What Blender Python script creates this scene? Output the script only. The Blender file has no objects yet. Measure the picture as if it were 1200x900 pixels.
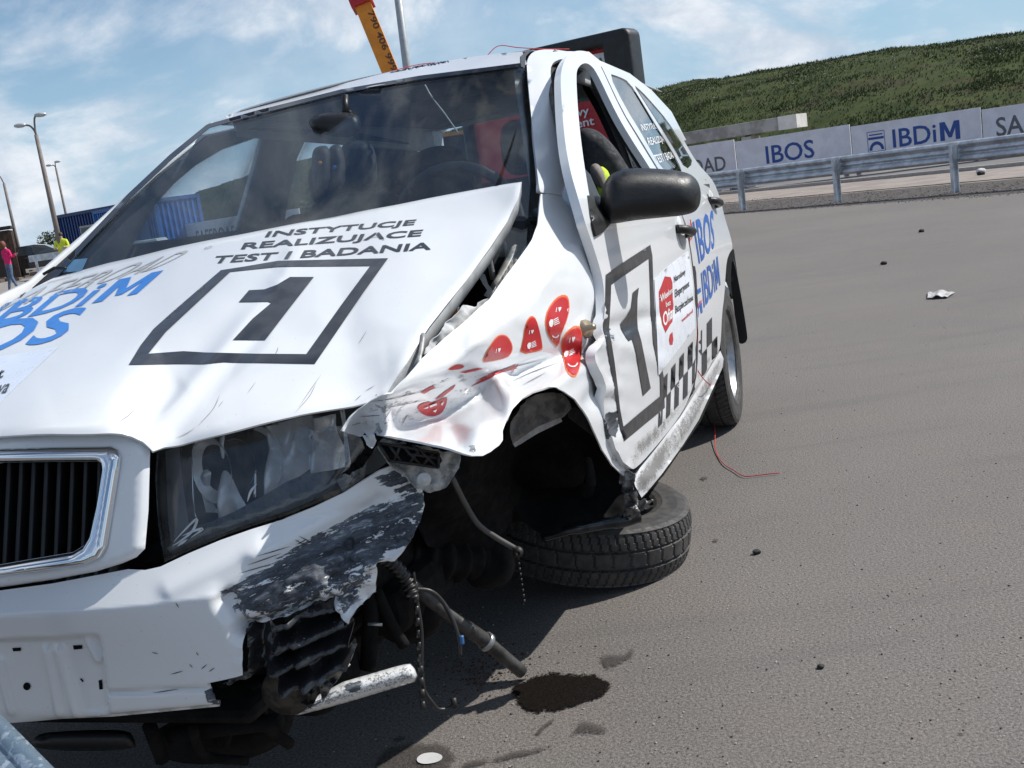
import bpy, bmesh, math, random
import numpy as np
from mathutils import Vector, Matrix, noise, geometry
from mathutils.bvhtree import BVHTree
random.seed(4); np.random.seed(4)
S = bpy.context.scene
COL = S.collection
# ---------------------------------------------------------------- camera, sky, sun, exposure
F = 1274.84; ROLL = math.radians(8.4); PITCH = math.radians(10.3); H = 1.10
RC = np.array([[-0.302378226091172, 0.9421253317806352, -0.14480078592046444],
               [0.17075985951725925, -0.09591336537159872, -0.9806333140989756],
               [-0.9377678170867253, -0.3212483238249226, -0.13187507602301407]])   # car frame -> camera frame
CC = np.array([2.01315163, 1.34934283, 0.89085511])                                # camera in the car frame
_u = np.array([-math.sin(ROLL)*math.cos(PITCH), -math.cos(ROLL)*math.cos(PITCH), -math.sin(PITCH)])
_y = np.array([0, 0, 1.]) - _u[2]*_u; _y /= np.linalg.norm(_y)
WM = np.array([np.cross(_y, _u), _y, _u])                                          # camera frame -> world
CW = np.array([0, 0, H])
WC = WM @ RC                                                                       # car frame -> world (rotation)
def c2w(X): return (np.atleast_2d(X) - CC) @ WC.T + CW
def w2c(X): return (np.atleast_2d(X) - CW) @ WC + CC
cam = bpy.data.cameras.new('camera'); camo = bpy.data.objects.new('camera', cam); COL.objects.link(camo)
R4 = Matrix(WM @ np.diag([1., -1., -1.])).to_4x4(); R4.translation = Vector(CW); camo.matrix_world = R4
cam.sensor_width = 36; cam.lens = 36*F/1200; cam.clip_start = .02; cam.clip_end = 3000
S.camera = camo
SUNC = np.array([-.24, .39, .45]); SUNC /= np.linalg.norm(SUNC)
SUNW = WC @ SUNC
sl = bpy.data.lights.new('sun', 'SUN'); sl.energy = 4.9; sl.angle = math.radians(.53); sl.color = (1, .965, .91)
so = bpy.data.objects.new('sun', sl); COL.objects.link(so)
so.rotation_euler = Vector(SUNW).to_track_quat('Z', 'Y').to_euler(); so.location = (0, 0, 30)
S.view_settings.view_transform = 'Standard'; S.view_settings.look = 'None'
S.view_settings.gamma = 1; S.view_settings.use_curve_mapping = False; S.view_settings.exposure = 0.10
S.cycles.max_bounces = 8; S.cycles.transparent_max_bounces = 12
W = bpy.data.worlds.new('World'); S.world = W; W.use_nodes = True
def world_nodes():
    n = W.node_tree.nodes; L = W.node_tree.links; n.clear()
    out = n.new('ShaderNodeOutputWorld'); bg = n.new('ShaderNodeBackground')
    sky = n.new('ShaderNodeTexSky'); sky.sky_type = 'NISHITA'; sky.sun_disc = False
    sky.sun_elevation = math.asin(SUNW[2]); sky.sun_rotation = math.atan2(SUNW[0], SUNW[1])
    sky.air_density = 1.0; sky.dust_density = .6; sky.ozone_density = 1.0
    tc = n.new('ShaderNodeTexCoord'); sep = n.new('ShaderNodeSeparateXYZ'); L.new(tc.outputs['Generated'], sep.inputs[0])
    def m(op, a, b=None):
        x = n.new('ShaderNodeMath'); x.operation = op
        for i, v in enumerate((a, b)):
            if v is None: continue
            if isinstance(v, (int, float)): x.inputs[i].default_value = v
            else: L.new(v, x.inputs[i])
        return x.outputs[0]
    den = m('ADD', m('MAXIMUM', sep.outputs[2], 0.0), .55)
    comb = n.new('ShaderNodeCombineXYZ'); L.new(m('DIVIDE', sep.outputs[0], den), comb.inputs[0]); L.new(m('DIVIDE', sep.outputs[1], den), comb.inputs[1])
    def nz(scale, det, rough, off):
        mp = n.new('ShaderNodeMapping'); mp.inputs['Location'].default_value = off
        L.new(comb.outputs[0], mp.inputs[0])
        t = n.new('ShaderNodeTexNoise'); t.inputs['Scale'].default_value = scale; t.inputs['Detail'].default_value = det
        t.inputs['Roughness'].default_value = rough; t.inputs['Distortion'].default_value = .35; L.new(mp.outputs[0], t.inputs[0]); return t.outputs[0]
    def rmp(v, a, b):
        r = n.new('ShaderNodeMapRange'); r.interpolation_type = 'SMOOTHSTEP'; L.new(v, r.inputs[0])
        r.inputs[1].default_value = a; r.inputs[2].default_value = b; return r.outputs[0]
    cum = rmp(nz(3.0, 9, .58, (5.4, 2.7, 0)), .455, .63)
    wis = m('MULTIPLY', rmp(nz(1.5, 7, .6, (7.3, 2.2, 4)), .42, .70), .42)
    cl = m('MAXIMUM', cum, wis)
    shade = rmp(nz(7.5, 6, .6, (1, 8, 2)), .30, .70)
    mixc = n.new('ShaderNodeMix'); mixc.data_type = 'RGBA'
    mixc.inputs[6].default_value = (6.2, 7.4, 8.9, 1); mixc.inputs[7].default_value = (10.6, 11.0, 11.6, 1); L.new(shade, mixc.inputs[0])
    # milky low air
    mix = n.new('ShaderNodeMix'); mix.data_type = 'RGBA'; hz = n.new('ShaderNodeMix'); hz.data_type = 'RGBA'; hz.inputs[7].default_value = (5.0, 7.3, 9.4, 1)
    L.new(m('MULTIPLY', m('SUBTRACT', 1.0, rmp(sep.outputs[2], 0.0, .30)), .85), hz.inputs[0])
    tint = n.new('ShaderNodeMix'); tint.data_type = 'RGBA'; tint.blend_type = 'MULTIPLY'; tint.inputs[0].default_value = 1
    L.new(sky.outputs[0], tint.inputs[6]); tint.inputs[7].default_value = (.74, .98, 1.18, 1)
    L.new(tint.outputs[2], hz.inputs[6]); L.new(hz.outputs[2], mix.inputs[6]); L.new(mixc.outputs[2], mix.inputs[7]); L.new(cl, mix.inputs[0])
    L.new(mix.outputs[2], bg.inputs[0]); bg.inputs[1].default_value = .080
    L.new(bg.outputs[0], out.inputs[0])
world_nodes()
# ---------------------------------------------------------------- rays and lifts (pixels are of the 1200x900 photo)
def rays(P):
    P = np.atleast_2d(np.asarray(P, float)); d = np.c_[(P[:, 0]-600)/F, (P[:, 1]-450)/F, np.ones(len(P))]
    return d @ RC                         # car frame directions, unit camera depth
def at(P, d):                             # depth along camera axis -> car frame
    r = rays(P); return CC + r*np.asarray(d, float).reshape(-1, 1)
def pl(P, ax, v):
    r = rays(P); i = 'xyz'.index(ax); return CC + r*((v-CC[i])/r[:, i])[:, None]
def pj(*X):
    X = np.atleast_2d(np.array(X, float)); c = (X-CC) @ RC.T; return [(600+F*a[0]/a[2], 450+F*a[1]/a[2]) for a in c]
def G(px, py, z=0.0):                     # ground point in the world
    d = WM @ np.array([(px-600)/F, (py-450)/F, 1.]); t = (z-H)/d[2]; return CW + d*t
def wat(px, py, d):                       # world point at a depth
    return CW + WM @ np.array([(px-600)/F, (py-450)/F, 1.])*d
def planelift(ax, v): return lambda P: pl(P, ax, v)
def implicit(fn, t0=.7, t1=8., n=160):
    def lift(P):
        r = rays(P); ts = np.linspace(t0, t1, n)
        lo = np.full(len(r), t0); hi = np.full(len(r), t1); done = np.zeros(len(r), bool); best = np.full(len(r), 1e9); bt = np.full(len(r), 3.)
        prev = fn(CC + r*t0)
        for a, b in zip(ts[:-1], ts[1:]):
            g = fn(CC + r*b); new = (~done) & (prev > 0) & (g <= 0)
            lo[new] = a; hi[new] = b; done |= new
            cl = (~done) & (np.abs(g) < best); best[cl] = np.abs(g)[cl]; bt[cl] = b; prev = g
        for _ in range(30):
            mid = (lo+hi)/2; g = fn(CC + r*mid[:, None]); up = g > 0; lo = np.where(up, mid, lo); hi = np.where(up, hi, mid)
        t = np.where(done, (lo+hi)/2, bt); return CC + r*t[:, None]
    return lift
def _cd(c):
    px, py, k, v = c
    if k == 'd': return v
    r = rays([(px, py)])[0]; i = 'xyz'.index(k); return (v-CC[i])/r[i]
def tps(ctrl, reg=1e-4):
    P = np.array([c[:2] for c in ctrl], float)/100; w = np.array([1/_cd(c) for c in ctrl])
    def K(A, B):
        r = np.linalg.norm(A[:, None]-B[None], axis=2); return r*r*np.log(r+1e-9)
    n = len(P); A = np.zeros((n+3, n+3)); A[:n, :n] = K(P, P)+reg*np.eye(n); A[:n, n] = 1; A[:n, n+1:] = P; A[n, :n] = 1; A[n+1:, :n] = P.T
    s = np.linalg.solve(A, np.r_[w, 0, 0, 0])
    def dep(Q):
        Q = np.atleast_2d(np.asarray(Q, float))/100; return 1/(K(Q, P) @ s[:n] + s[n] + Q @ s[n+1:])
    lift = lambda Q: at(Q, dep(Q)); lift.dep = dep; return lift
def crumple(ctrl, sig=7., edges=()):
    """facets between control points, creases rounded off"""
    base = tps(ctrl, 1e-2); P = np.array([c[:2] for c in ctrl], float); x0, y0 = P.min(0)-60; x1, y1 = P.max(0)+60
    far = [(x0, y0), (x1, y0), (x0, y1), (x1, y1), ((x0+x1)/2, y0), ((x0+x1)/2, y1), (x0, (y0+y1)/2), (x1, (y0+y1)/2)]
    PA = np.r_[P, np.array(far)]; w = np.r_[[1/_cd(c) for c in ctrl], 1/base.dep(far)]
    v, e, f, *_ = geometry.delaunay_2d_cdt([Vector(p) for p in PA], list(edges), [], 0, 1e-4)
    vv = np.array([tuple(a) for a in v]); ov = _[0]
    wv = np.array([w[o[0]] if len(o) else 1/base.dep([q])[0] for o, q in zip(ov, vv)])
    g = 3.; xs = np.arange(x0, x1+g, g); ys = np.arange(y0, y1+g, g); X, Y = np.meshgrid(xs, ys); Z = np.full(X.shape, np.nan)
    for t in f:
        a, b, c = vv[t[0]], vv[t[1]], vv[t[2]]; den = (b[1]-c[1])*(a[0]-c[0])+(c[0]-b[0])*(a[1]-c[1])
        if abs(den) < 1e-9: continue
        l1 = ((b[1]-c[1])*(X-c[0])+(c[0]-b[0])*(Y-c[1]))/den; l2 = ((c[1]-a[1])*(X-c[0])+(a[0]-c[0])*(Y-c[1]))/den; l3 = 1-l1-l2
        k = (l1 > -1e-6) & (l2 > -1e-6) & (l3 > -1e-6); Z[k] = (l1*wv[t[0]]+l2*wv[t[1]]+l3*wv[t[2]])[k]
    bad = np.isnan(Z)
    if bad.any(): Z[bad] = 1/base.dep(np.c_[X[bad], Y[bad]])
    r = int(3*sig/g)+1; kx = np.exp(-.5*(np.arange(-r, r+1)*g/sig)**2); kx /= kx.sum()
    Zp = np.pad(Z, r, mode='edge'); Zp = np.apply_along_axis(lambda m: np.convolve(m, kx, 'valid'), 1, Zp); Z = np.apply_along_axis(lambda m: np.convolve(m, kx, 'valid'), 0, Zp)
    def dep(Q):
        Q = np.atleast_2d(np.asarray(Q, float)); u = np.clip((Q[:, 0]-x0)/g, 0, len(xs)-1.001); v_ = np.clip((Q[:, 1]-y0)/g, 0, len(ys)-1.001)
        i = u.astype(int); j = v_.astype(int); fu = u-i; fv = v_-j
        return 1/((Z[j, i]*(1-fu)+Z[j, i+1]*fu)*(1-fv)+(Z[j+1, i]*(1-fu)+Z[j+1, i+1]*fu)*fv)
    lift = lambda Q: at(Q, dep(Q)); lift.dep = dep; return lift
# ---------------------------------------------------------------- mesh helpers
def tag(o, label=None, cat=None, group=None, kind=None):
    for k, v in (('label', label), ('category', cat), ('group', group), ('kind', kind)):
        if v: o[k] = v
    return o
def empty(name, loc=(0, 0, 0), rz=0):
    o = bpy.data.objects.new(name, None); COL.objects.link(o); o.location = loc; o.rotation_euler = (0, 0, rz); o.empty_display_size = .2; return o
def mesh(name, V, Fc, mat, parent=None, smooth=True):
    me = bpy.data.meshes.new(name); me.from_pydata([tuple(map(float, v)) for v in V], [], [tuple(map(int, f)) for f in Fc]); me.update()
    if smooth: me.shade_smooth()
    o = bpy.data.objects.new(name, me); COL.objects.link(o)
    if isinstance(mat, (list, tuple)):
        for m_ in mat: me.materials.append(m_)
    elif mat: me.materials.append(mat)
    if parent: o.parent = parent
    return o
def pip(P, poly):
    P = np.atleast_2d(P); poly = np.asarray(poly, float); x, y = P[:, 0], P[:, 1]; ins = np.zeros(len(P), bool); j = len(poly)-1
    for i in range(len(poly)):
        xi, yi = poly[i]; xj, yj = poly[j]
        if yi != yj:
            c = ((yi > y) != (yj > y)) & (x < (xj-xi)*(y-yi)/(yj-yi)+xi); ins ^= c
        j = i
    return ins
def edist(P, poly):
    P = np.atleast_2d(np.asarray(P, float)); poly = np.asarray(poly, float); d = np.full(len(P), 1e9)
    for i in range(len(poly)):
        a = poly[i-1]; b = poly[i]; ab = b-a; t = np.clip(((P-a) @ ab)/max(ab @ ab, 1e-12), 0, 1); d = np.minimum(d, np.linalg.norm(P-(a+t[:, None]*ab), axis=1))
    return d
def chaikin(p, n=1, closed=True, ang=None):
    p = [np.array(q, float) for q in p]
    for _ in range(n):
        q = []; N = len(p)
        for i in range(N if closed else N-1):
            a, b = p[i], p[(i+1) % N]; q += [a*.75+b*.25, a*.25+b*.75]
        if not closed: q = [p[0]]+q+[p[-1]]
        p = q
    return [tuple(a) for a in p]
def dens(p, step):
    out = []
    for i in range(len(p)):
        a = np.array(p[i], float); b = np.array(p[(i+1) % len(p)], float); n = max(1, int(np.linalg.norm(b-a)/step))
        out += [tuple(a+(b-a)*k/n) for k in range(n)]
    return out
def fill(outline, step=6., holes=(), rings=()):
    """2-D triangulated sheet inside an outline"""
    loops = [dens(outline, step)]+[dens(h, step) for h in holes]; pts = []; ed = []
    for lp in loops:
        s = len(pts); pts += lp; ed += [(s+i, s+(i+1) % len(lp)) for i in range(len(lp))]
    nb = len(pts)
    O = np.array(outline, float); x0, y0 = O.min(0); x1, y1 = O.max(0)
    gx, gy = np.meshgrid(np.arange(x0, x1, step), np.arange(y0, y1, step)); gx = gx+(np.arange(gx.shape[0]) % 2)[:, None]*step/2; g = np.c_[gx.ravel(), gy.ravel()]
    if len(g):
        g = g[pip(g, outline)]
        for lp in [outline]+list(holes):
            if len(g): g = g[edist(g, lp) > step*.45]
        for h in holes:
            if len(g): g = g[~pip(g, h)]
    if rings:
        extra = []
        for lp in loops:
            A = np.array(lp); Tn = np.roll(A, -1, 0)-np.roll(A, 1, 0); Tn /= np.linalg.norm(Tn, axis=1)[:, None]+1e-9; N = np.c_[-Tn[:, 1], Tn[:, 0]]
            for rr in rings:
                for sg in (1, -1):
                    Q = A+N*rr*sg; k = pip(Q, outline)
                    for h in holes: k &= ~pip(Q, h)
                    Q = Q[k]
                    if len(Q):
                        e_ = edist(Q, outline)
                        for h in holes: e_ = np.minimum(e_, edist(Q, h))
                        extra.append(Q[e_ > rr*.93])
        extra = np.concatenate(extra)
        if len(g):
            e_ = edist(g, outline)
            for h in holes: e_ = np.minimum(e_, edist(g, h))
            g = g[e_ > max(rings)+step*.5]
        pts += [tuple(q) for q in extra]
    pts += [tuple(q) for q in g]
    v, e, f, ov, *_ = geometry.delaunay_2d_cdt([Vector(p) for p in pts], ed, [], 0, 1e-5)
    V = np.array([tuple(a) for a in v]); T = np.array([t for t in f if len(t) == 3]); c = V[T].mean(1); k = pip(c, outline)
    for h in holes: k &= ~pip(c, h)
    return V, T[k]
def orient(V, T, eye):
    V = np.asarray(V); T = np.asarray(T); n = np.cross(V[T[:, 1]]-V[T[:, 0]], V[T[:, 2]]-V[T[:, 0]]); s = ((eye-V[T[:, 0]])*n).sum(1).sum()
    return T if s > 0 else T[:, ::-1]
def shell(V, T, t):
    """give a sheet a thickness: back side and rim are separate faces so that the edges stay crisp"""
    V = np.asarray(V, float); T = np.asarray(T); n = np.zeros_like(V); fn = np.cross(V[T[:, 1]]-V[T[:, 0]], V[T[:, 2]]-V[T[:, 0]])
    for k in range(3): np.add.at(n, T[:, k], fn)
    n /= np.linalg.norm(n, axis=1)[:, None]+1e-12; B = V-n*t; N = len(V)
    cnt = {}
    for a in T:
        for i in range(3):
            e = (int(a[i]), int(a[(i+1) % 3])); cnt[e] = 1
    rim = [e for e in cnt if (e[1], e[0]) not in cnt]; ids = sorted({i for e in rim for i in e}); mp = {i: j for j, i in enumerate(ids)}; R = len(ids)
    VV = np.r_[V, B, V[ids], B[ids]]; Fc = [tuple(a) for a in T]+[(a[0]+N, a[2]+N, a[1]+N) for a in T]
    Fc += [(2*N+mp[a], 2*N+R+mp[a], 2*N+R+mp[b_], 2*N+mp[b_]) for a, b_ in rim]
    return VV, Fc, np.r_[np.arange(N), np.arange(N), ids, ids].astype(int)
def setattr_px(o, P): o['_'] = 0; del o['_']; PX[o.name] = np.asarray(P)
PX = {}
def panel(name, outline, lift, mat, parent, step=6., holes=(), thick=.0012, ch=0, disp=None, eye=None, extra=None, rings=()):
    if ch: outline = chaikin(outline, ch); holes = [chaikin(h, ch) for h in holes]
    P, T = fill(outline, step, holes, rings); V = lift(P)
    if disp is not None: V = disp(P, V)
    T = orient(V, T, CC if eye is None else np.array(eye))
    if extra is not None:
        V2, T2 = extra; T = np.r_[T, np.asarray(T2)+len(V)]; V = np.r_[V, V2]; P = np.r_[P, np.full((len(V2), 2), -999.)]
    if thick: V, T, ix = shell(V, T, thick); P = P[ix]
    o = mesh(name, V, T, mat, parent); PX[o.name] = P
    return o
def paint(o, attr, areas):
    """areas: (polygon, value, feather) in the panel's own 2-D outline"""
    P = PX[o.name]; a = np.zeros(len(P))
    for poly, val, fe in areas:
        sd = edist(P, poly)*np.where(pip(P, poly), 1, -1); a = np.maximum(a, val*np.clip(.5+sd/(2*fe), 0, 1))
    at_ = o.data.attributes.new(attr, 'FLOAT', 'POINT'); at_.data.foreach_set('value', a.astype(np.float32))
def bvh(o):
    return BVHTree.FromPolygons([v.co.copy() for v in o.data.vertices], [tuple(p.vertices) for p in o.data.polygons])
def stick(P, o, off=.0018, maxd=None):
    """put 2-D photo points on a panel, a hair proud of it"""
    b = o if isinstance(o, BVHTree) else bvh(o); r = rays(P); out = []
    for q in r:
        d = Vector(q).normalized(); hit = b.ray_cast(Vector(CC), d)
        if hit[0] is None:
            t = 2.0; best = None
            for t in np.linspace(1.2, 5, 60):
                n_ = b.find_nearest(Vector(CC+q*t))
                if best is None or n_[3] < best[0]: best = (n_[3], n_[0], n_[1])
            hit = (best[1], best[2])
        n = hit[1] if hit[1].dot(d) < 0 else -hit[1]; out.append(tuple(hit[0]+n*off))
    return np.array(out)
def decal(name, polys, target, mat, parent, step=4., off=.001):
    """polys: list of (outline, holes)"""
    b = bvh(target); VV = []; TT = []; n = 0
    for q in polys:
        ol, hl = (q if isinstance(q, tuple) and isinstance(q[0], list) else (q, []))
        P, T = fill(ol, step, hl); V = stick(P, b, off); T = orient(V, T, CC)+n; VV.append(V); TT.append(T); n += len(V)
    return mesh(name, np.concatenate(VV), np.concatenate(TT), mat, parent)
def text2d(body, bold=.012, shear=0., space=1.):
    if body == 'IBDiM':                   # heavy M drawn by hand
        V, Fc, _ = text2d('IBDi', bold); V = np.array(V)*[.655, 1]; mp = [(0, 0), (0, 1), (.27, 1), (.5, .42), (.73, 1), (1, 1), (1, 0), (.77, 0), (.77, .62), (.58, .14), (.42, .14), (.23, .62), (.23, 0)]
        P, T = fill(mp, 3.); return np.r_[V, P*[.29, 1]+[.71, 0]], Fc+[tuple(t+len(V)) for t in T], (4., 1.)
    cu = bpy.data.curves.new('t', 'FONT'); cu.body = body; cu.size = 1; cu.offset = bold; cu.resolution_u = 3; cu.space_character = space; cu.shear = shear; cu.fill_mode = 'FRONT'
    o = bpy.data.objects.new('t', cu); COL.objects.link(o); dg = bpy.context.evaluated_depsgraph_get(); dg.update()
    me = o.evaluated_get(dg).to_mesh(); V = np.array([v.co[:2] for v in me.vertices]); Fc = [tuple(p.vertices) for p in me.polygons]
    o.evaluated_get(dg).to_mesh_clear(); bpy.data.objects.remove(o); bpy.data.curves.remove(cu)
    mn = V.min(0); mx = V.max(0); return (V-mn)/(mx-mn), Fc, (mx-mn)
def cut(V, Fc, nx, ny):
    bm = bmesh.new(); vs = [bm.verts.new((a[0], a[1], 0)) for a in V]
    for f in Fc:
        try: bm.faces.new([vs[i] for i in f])
        except ValueError: pass
    for k in range(1, nx): bmesh.ops.bisect_plane(bm, geom=bm.verts[:]+bm.edges[:]+bm.faces[:], plane_co=(k/nx, 0, 0), plane_no=(1, 0, 0), dist=1e-6)
    for k in range(1, ny): bmesh.ops.bisect_plane(bm, geom=bm.verts[:]+bm.edges[:]+bm.faces[:], plane_co=(0, k/ny, 0), plane_no=(0, 1, 0), dist=1e-6)
    bm.verts.index_update(); V2 = np.array([v.co[:2] for v in bm.verts]); F2 = [tuple(v.index for v in f.verts) for f in bm.faces]; bm.free(); return V2, F2
def homog(q):
    """unit square (0,0)=BL (1,0)=BR (1,1)=TR (0,1)=TL ; q = TL,TR,BR,BL"""
    src = [(0, 1), (1, 1), (1, 0), (0, 0)]; A = []; b = []
    for (u, v), (x, y) in zip(src, q):
        A += [[u, v, 1, 0, 0, 0, -u*x, -v*x], [0, 0, 0, u, v, 1, -u*y, -v*y]]; b += [x, y]
    h = np.linalg.solve(np.array(A, float), np.array(b, float))
    def fn(P):
        P = np.atleast_2d(P); w = h[6]*P[:, 0]+h[7]*P[:, 1]+1; return np.c_[(h[0]*P[:, 0]+h[1]*P[:, 1]+h[2])/w, (h[3]*P[:, 0]+h[4]*P[:, 1]+h[5])/w]
    return fn
def lettering(name, items, target, mat, parent, off=.0012):
    """items: (text, quad, bold[, extra 2d]) all words of one panel joined into one mesh"""
    b = bvh(target); VV = []; FF = []; n = 0
    for it in items:
        if isinstance(it[0], str): V, Fc, _ = text2d(it[0], it[2] if len(it) > 2 else .012)
        else: V, Fc = it[0]
        q = it[1]; w = math.dist(q[0], q[1]); h = math.dist(q[0], q[3]); V, Fc = cut(np.array(V), Fc, max(1, int(w/4)), max(1, int(h/3)))
        P = homog(q)(V); X = stick(P, b, off); VV.append(X); FF += [tuple(i+n for i in f) for f in Fc]; n += len(X)
    V = np.concatenate(VV); o = mesh(name, V, FF, mat, parent)
    # face the camera side
    me = o.data; s = sum((Vector(CC)-p.center).dot(p.normal) for p in me.polygons)
    if s < 0: me.flip_normals()
    return o
def tube(P, r, n=10, caps=True):
    P = np.array(P, float); k = len(P); r = np.full(k, r) if np.isscalar(r) else np.array(r, float); T = np.gradient(P, axis=0); T /= np.linalg.norm(T, axis=1)[:, None]
    a = np.array([0, 0, 1.]) if abs(T[0][2]) < .9 else np.array([1., 0, 0]); V = []
    for i in range(k):
        u = np.cross(T[i], a); nu = np.linalg.norm(u); u = u/nu if nu > 1e-6 else np.array([1., 0, 0]); w = np.cross(u, T[i]); a = w
        for j in range(n):
            t = 2*math.pi*j/n; V.append(P[i]+r[i]*(math.cos(t)*u+math.sin(t)*w))
    Fc = [(i*n+j, i*n+(j+1) % n, (i+1)*n+(j+1) % n, (i+1)*n+j) for i in range(k-1) for j in range(n)]
    if caps: Fc += [tuple(range(n))[::-1], tuple((k-1)*n+j for j in range(n))]
    return np.array(V), Fc
def curve(P, m=8):
    P = np.array(P, float); out = []
    Q = np.r_[[2*P[0]-P[1]], P, [2*P[-1]-P[-2]]]
    for i in range(1, len(Q)-2):
        for k in range(m):
            t = k/m; out.append(.5*((2*Q[i])+(-Q[i-1]+Q[i+1])*t+(2*Q[i-1]-5*Q[i]+4*Q[i+1]-Q[i+2])*t*t+(-Q[i-1]+3*Q[i]-3*Q[i+1]+Q[i+2])*t**3))
    out.append(P[-1]); return np.array(out)
def join(*parts):
    V = []; Fc = []; n = 0
    for v, f in parts:
        V.append(np.asarray(v, float)); Fc += [tuple(int(i)+n for i in q) for q in f]; n += len(v)
    return np.concatenate(V), Fc
def box(c, s, R=None, taper=1.):
    c = np.array(c, float); V = np.array([(x, y, z) for x in (-.5, .5) for y in (-.5, .5) for z in (-.5, .5)])*np.array(s, float)
    V[V[:, 2] > 0, :2] *= taper
    if R is not None: V = V @ np.array(R).T
    return V+c, [(0, 1, 3, 2), (4, 6, 7, 5), (0, 4, 5, 1), (2, 3, 7, 6), (0, 2, 6, 4), (1, 5, 7, 3)]
def bevel(o, w=.01, seg=2):
    m = o.modifiers.new('bevel', 'BEVEL'); m.width = w; m.segments = seg; m.limit_method = 'ANGLE'; m.angle_limit = math.radians(40); return o
def inflate(outline, depth, thick, edge, step=5., back=.6):
    """a closed, rounded solid with the given outline at its own depth and thickness (car frame)"""
    P, T = fill(outline, step); d = edist(P, outline); k = np.clip(d/edge, 0, 1); b = np.sqrt(1-(1-k)**2)*thick
    dep = depth(P) if callable(depth) else np.full(len(P), float(depth))
    A = at(P, dep-b*.5); B = at(P, dep+b*back); n = len(P); T = orient(A, T, CC); onb = d < 1e-6
    idx = np.where(onb, np.arange(n), np.arange(n)+n); T2 = idx[T][:, ::-1]
    return np.r_[A, B], [tuple(t) for t in T]+[tuple(t) for t in T2]
def lathe(prof, n=48):
    """profile (radius, height) about z"""
    V = []; k = len(prof)
    for i in range(n):
        t = 2*math.pi*i/n; V += [(r*math.cos(t), r*math.sin(t), z) for r, z in prof]
    return np.array(V), [(i*k+j, ((i+1) % n)*k+j, ((i+1) % n)*k+j+1, i*k+j+1) for i in range(n) for j in range(k-1)]
def align(V, axis, loc, spin=0.):
    """turn local z to axis"""
    q = Vector(axis).normalized().to_track_quat('Z', 'Y').to_matrix(); q = np.array(q); c, s = math.cos(spin), math.sin(spin); Z = np.array([[c, -s, 0], [s, c, 0], [0, 0, 1]])
    return (np.asarray(V) @ Z.T) @ q.T+np.array(loc)
# ---------------------------------------------------------------- materials
def nodes(name):
    m = bpy.data.materials.new(name); m.use_nodes = True; n = m.node_tree.nodes; return m, n, m.node_tree.links, n['Principled BSDF']
def mth(n, L, op, a, b=None, c=None, clamp=False):
    x = n.new('ShaderNodeMath'); x.operation = op; x.use_clamp = clamp
    for i, v in enumerate((a, b, c)):
        if v is None: continue
        if isinstance(v, (int, float)): x.inputs[i].default_value = v
        else: L.new(v, x.inputs[i])
    return x.outputs[0]
def mixc(n, L, fac, a, b, mode='MIX'):
    x = n.new('ShaderNodeMix'); x.data_type = 'RGBA'; x.blend_type = mode
    for i, v in ((0, fac), (6, a), (7, b)):
        if isinstance(v, (int, float)): x.inputs[i].default_value = v
        elif isinstance(v, tuple): x.inputs[i].default_value = v if len(v) == 4 else (*v, 1)
        else: L.new(v, x.inputs[i])
    return x.outputs[2]
def ntex(n, L, vec, scale, det=4., rough=.55, dist=0.):
    t = n.new('ShaderNodeTexNoise'); t.inputs['Scale'].default_value = scale; t.inputs['Detail'].default_value = det; t.inputs['Roughness'].default_value = rough; t.inputs['Distortion'].default_value = dist
    if vec is not None: L.new(vec, t.inputs[0])
    return t.outputs[0]
def mapr(n, L, v, a, b, c=0., d=1., smooth=True):
    r = n.new('ShaderNodeMapRange'); r.interpolation_type = 'SMOOTHSTEP' if smooth else 'LINEAR'; L.new(v, r.inputs[0])
    for i, x in ((1, a), (2, b), (3, c), (4, d)): r.inputs[i].default_value = x
    return r.outputs[0]
def objc(n, scale=None, L=None):
    t = n.new('ShaderNodeTexCoord').outputs['Object']
    if scale:
        m = n.new('ShaderNodeMapping'); m.inputs['Scale'].default_value = scale; L.new(t, m.inputs[0]); return m.outputs[0]
    return t
def mat(name, col, rough=.5, metal=0., var=.15, scale=12., bump=0., bscale=60., coat=0., spec=.5, col2=None, dist=.002, thr=(.4, .6)):
    m, n, L, b = nodes(name); v = objc(n)
    f = ntex(n, L, v, scale, 6, .6); c2 = col2 or tuple(c*(1-var) for c in col)
    L.new(mixc(n, L, mapr(n, L, f, *thr), col, c2), b.inputs['Base Color'])
    L.new(mapr(n, L, ntex(n, L, v, scale*2.3, 5), .3, .7, rough*.85, min(1, rough*1.2)), b.inputs['Roughness'])
    b.inputs['Metallic'].default_value = metal; b.inputs['Coat Weight'].default_value = coat; b.inputs['Specular IOR Level'].default_value = spec
    if bump:
        bp = n.new('ShaderNodeBump'); bp.inputs['Strength'].default_value = bump; bp.inputs['Distance'].default_value = dist; L.new(ntex(n, L, v, bscale, 6, .65), bp.inputs['Height']); L.new(bp.outputs[0], b.inputs['Normal'])
    return m
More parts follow.
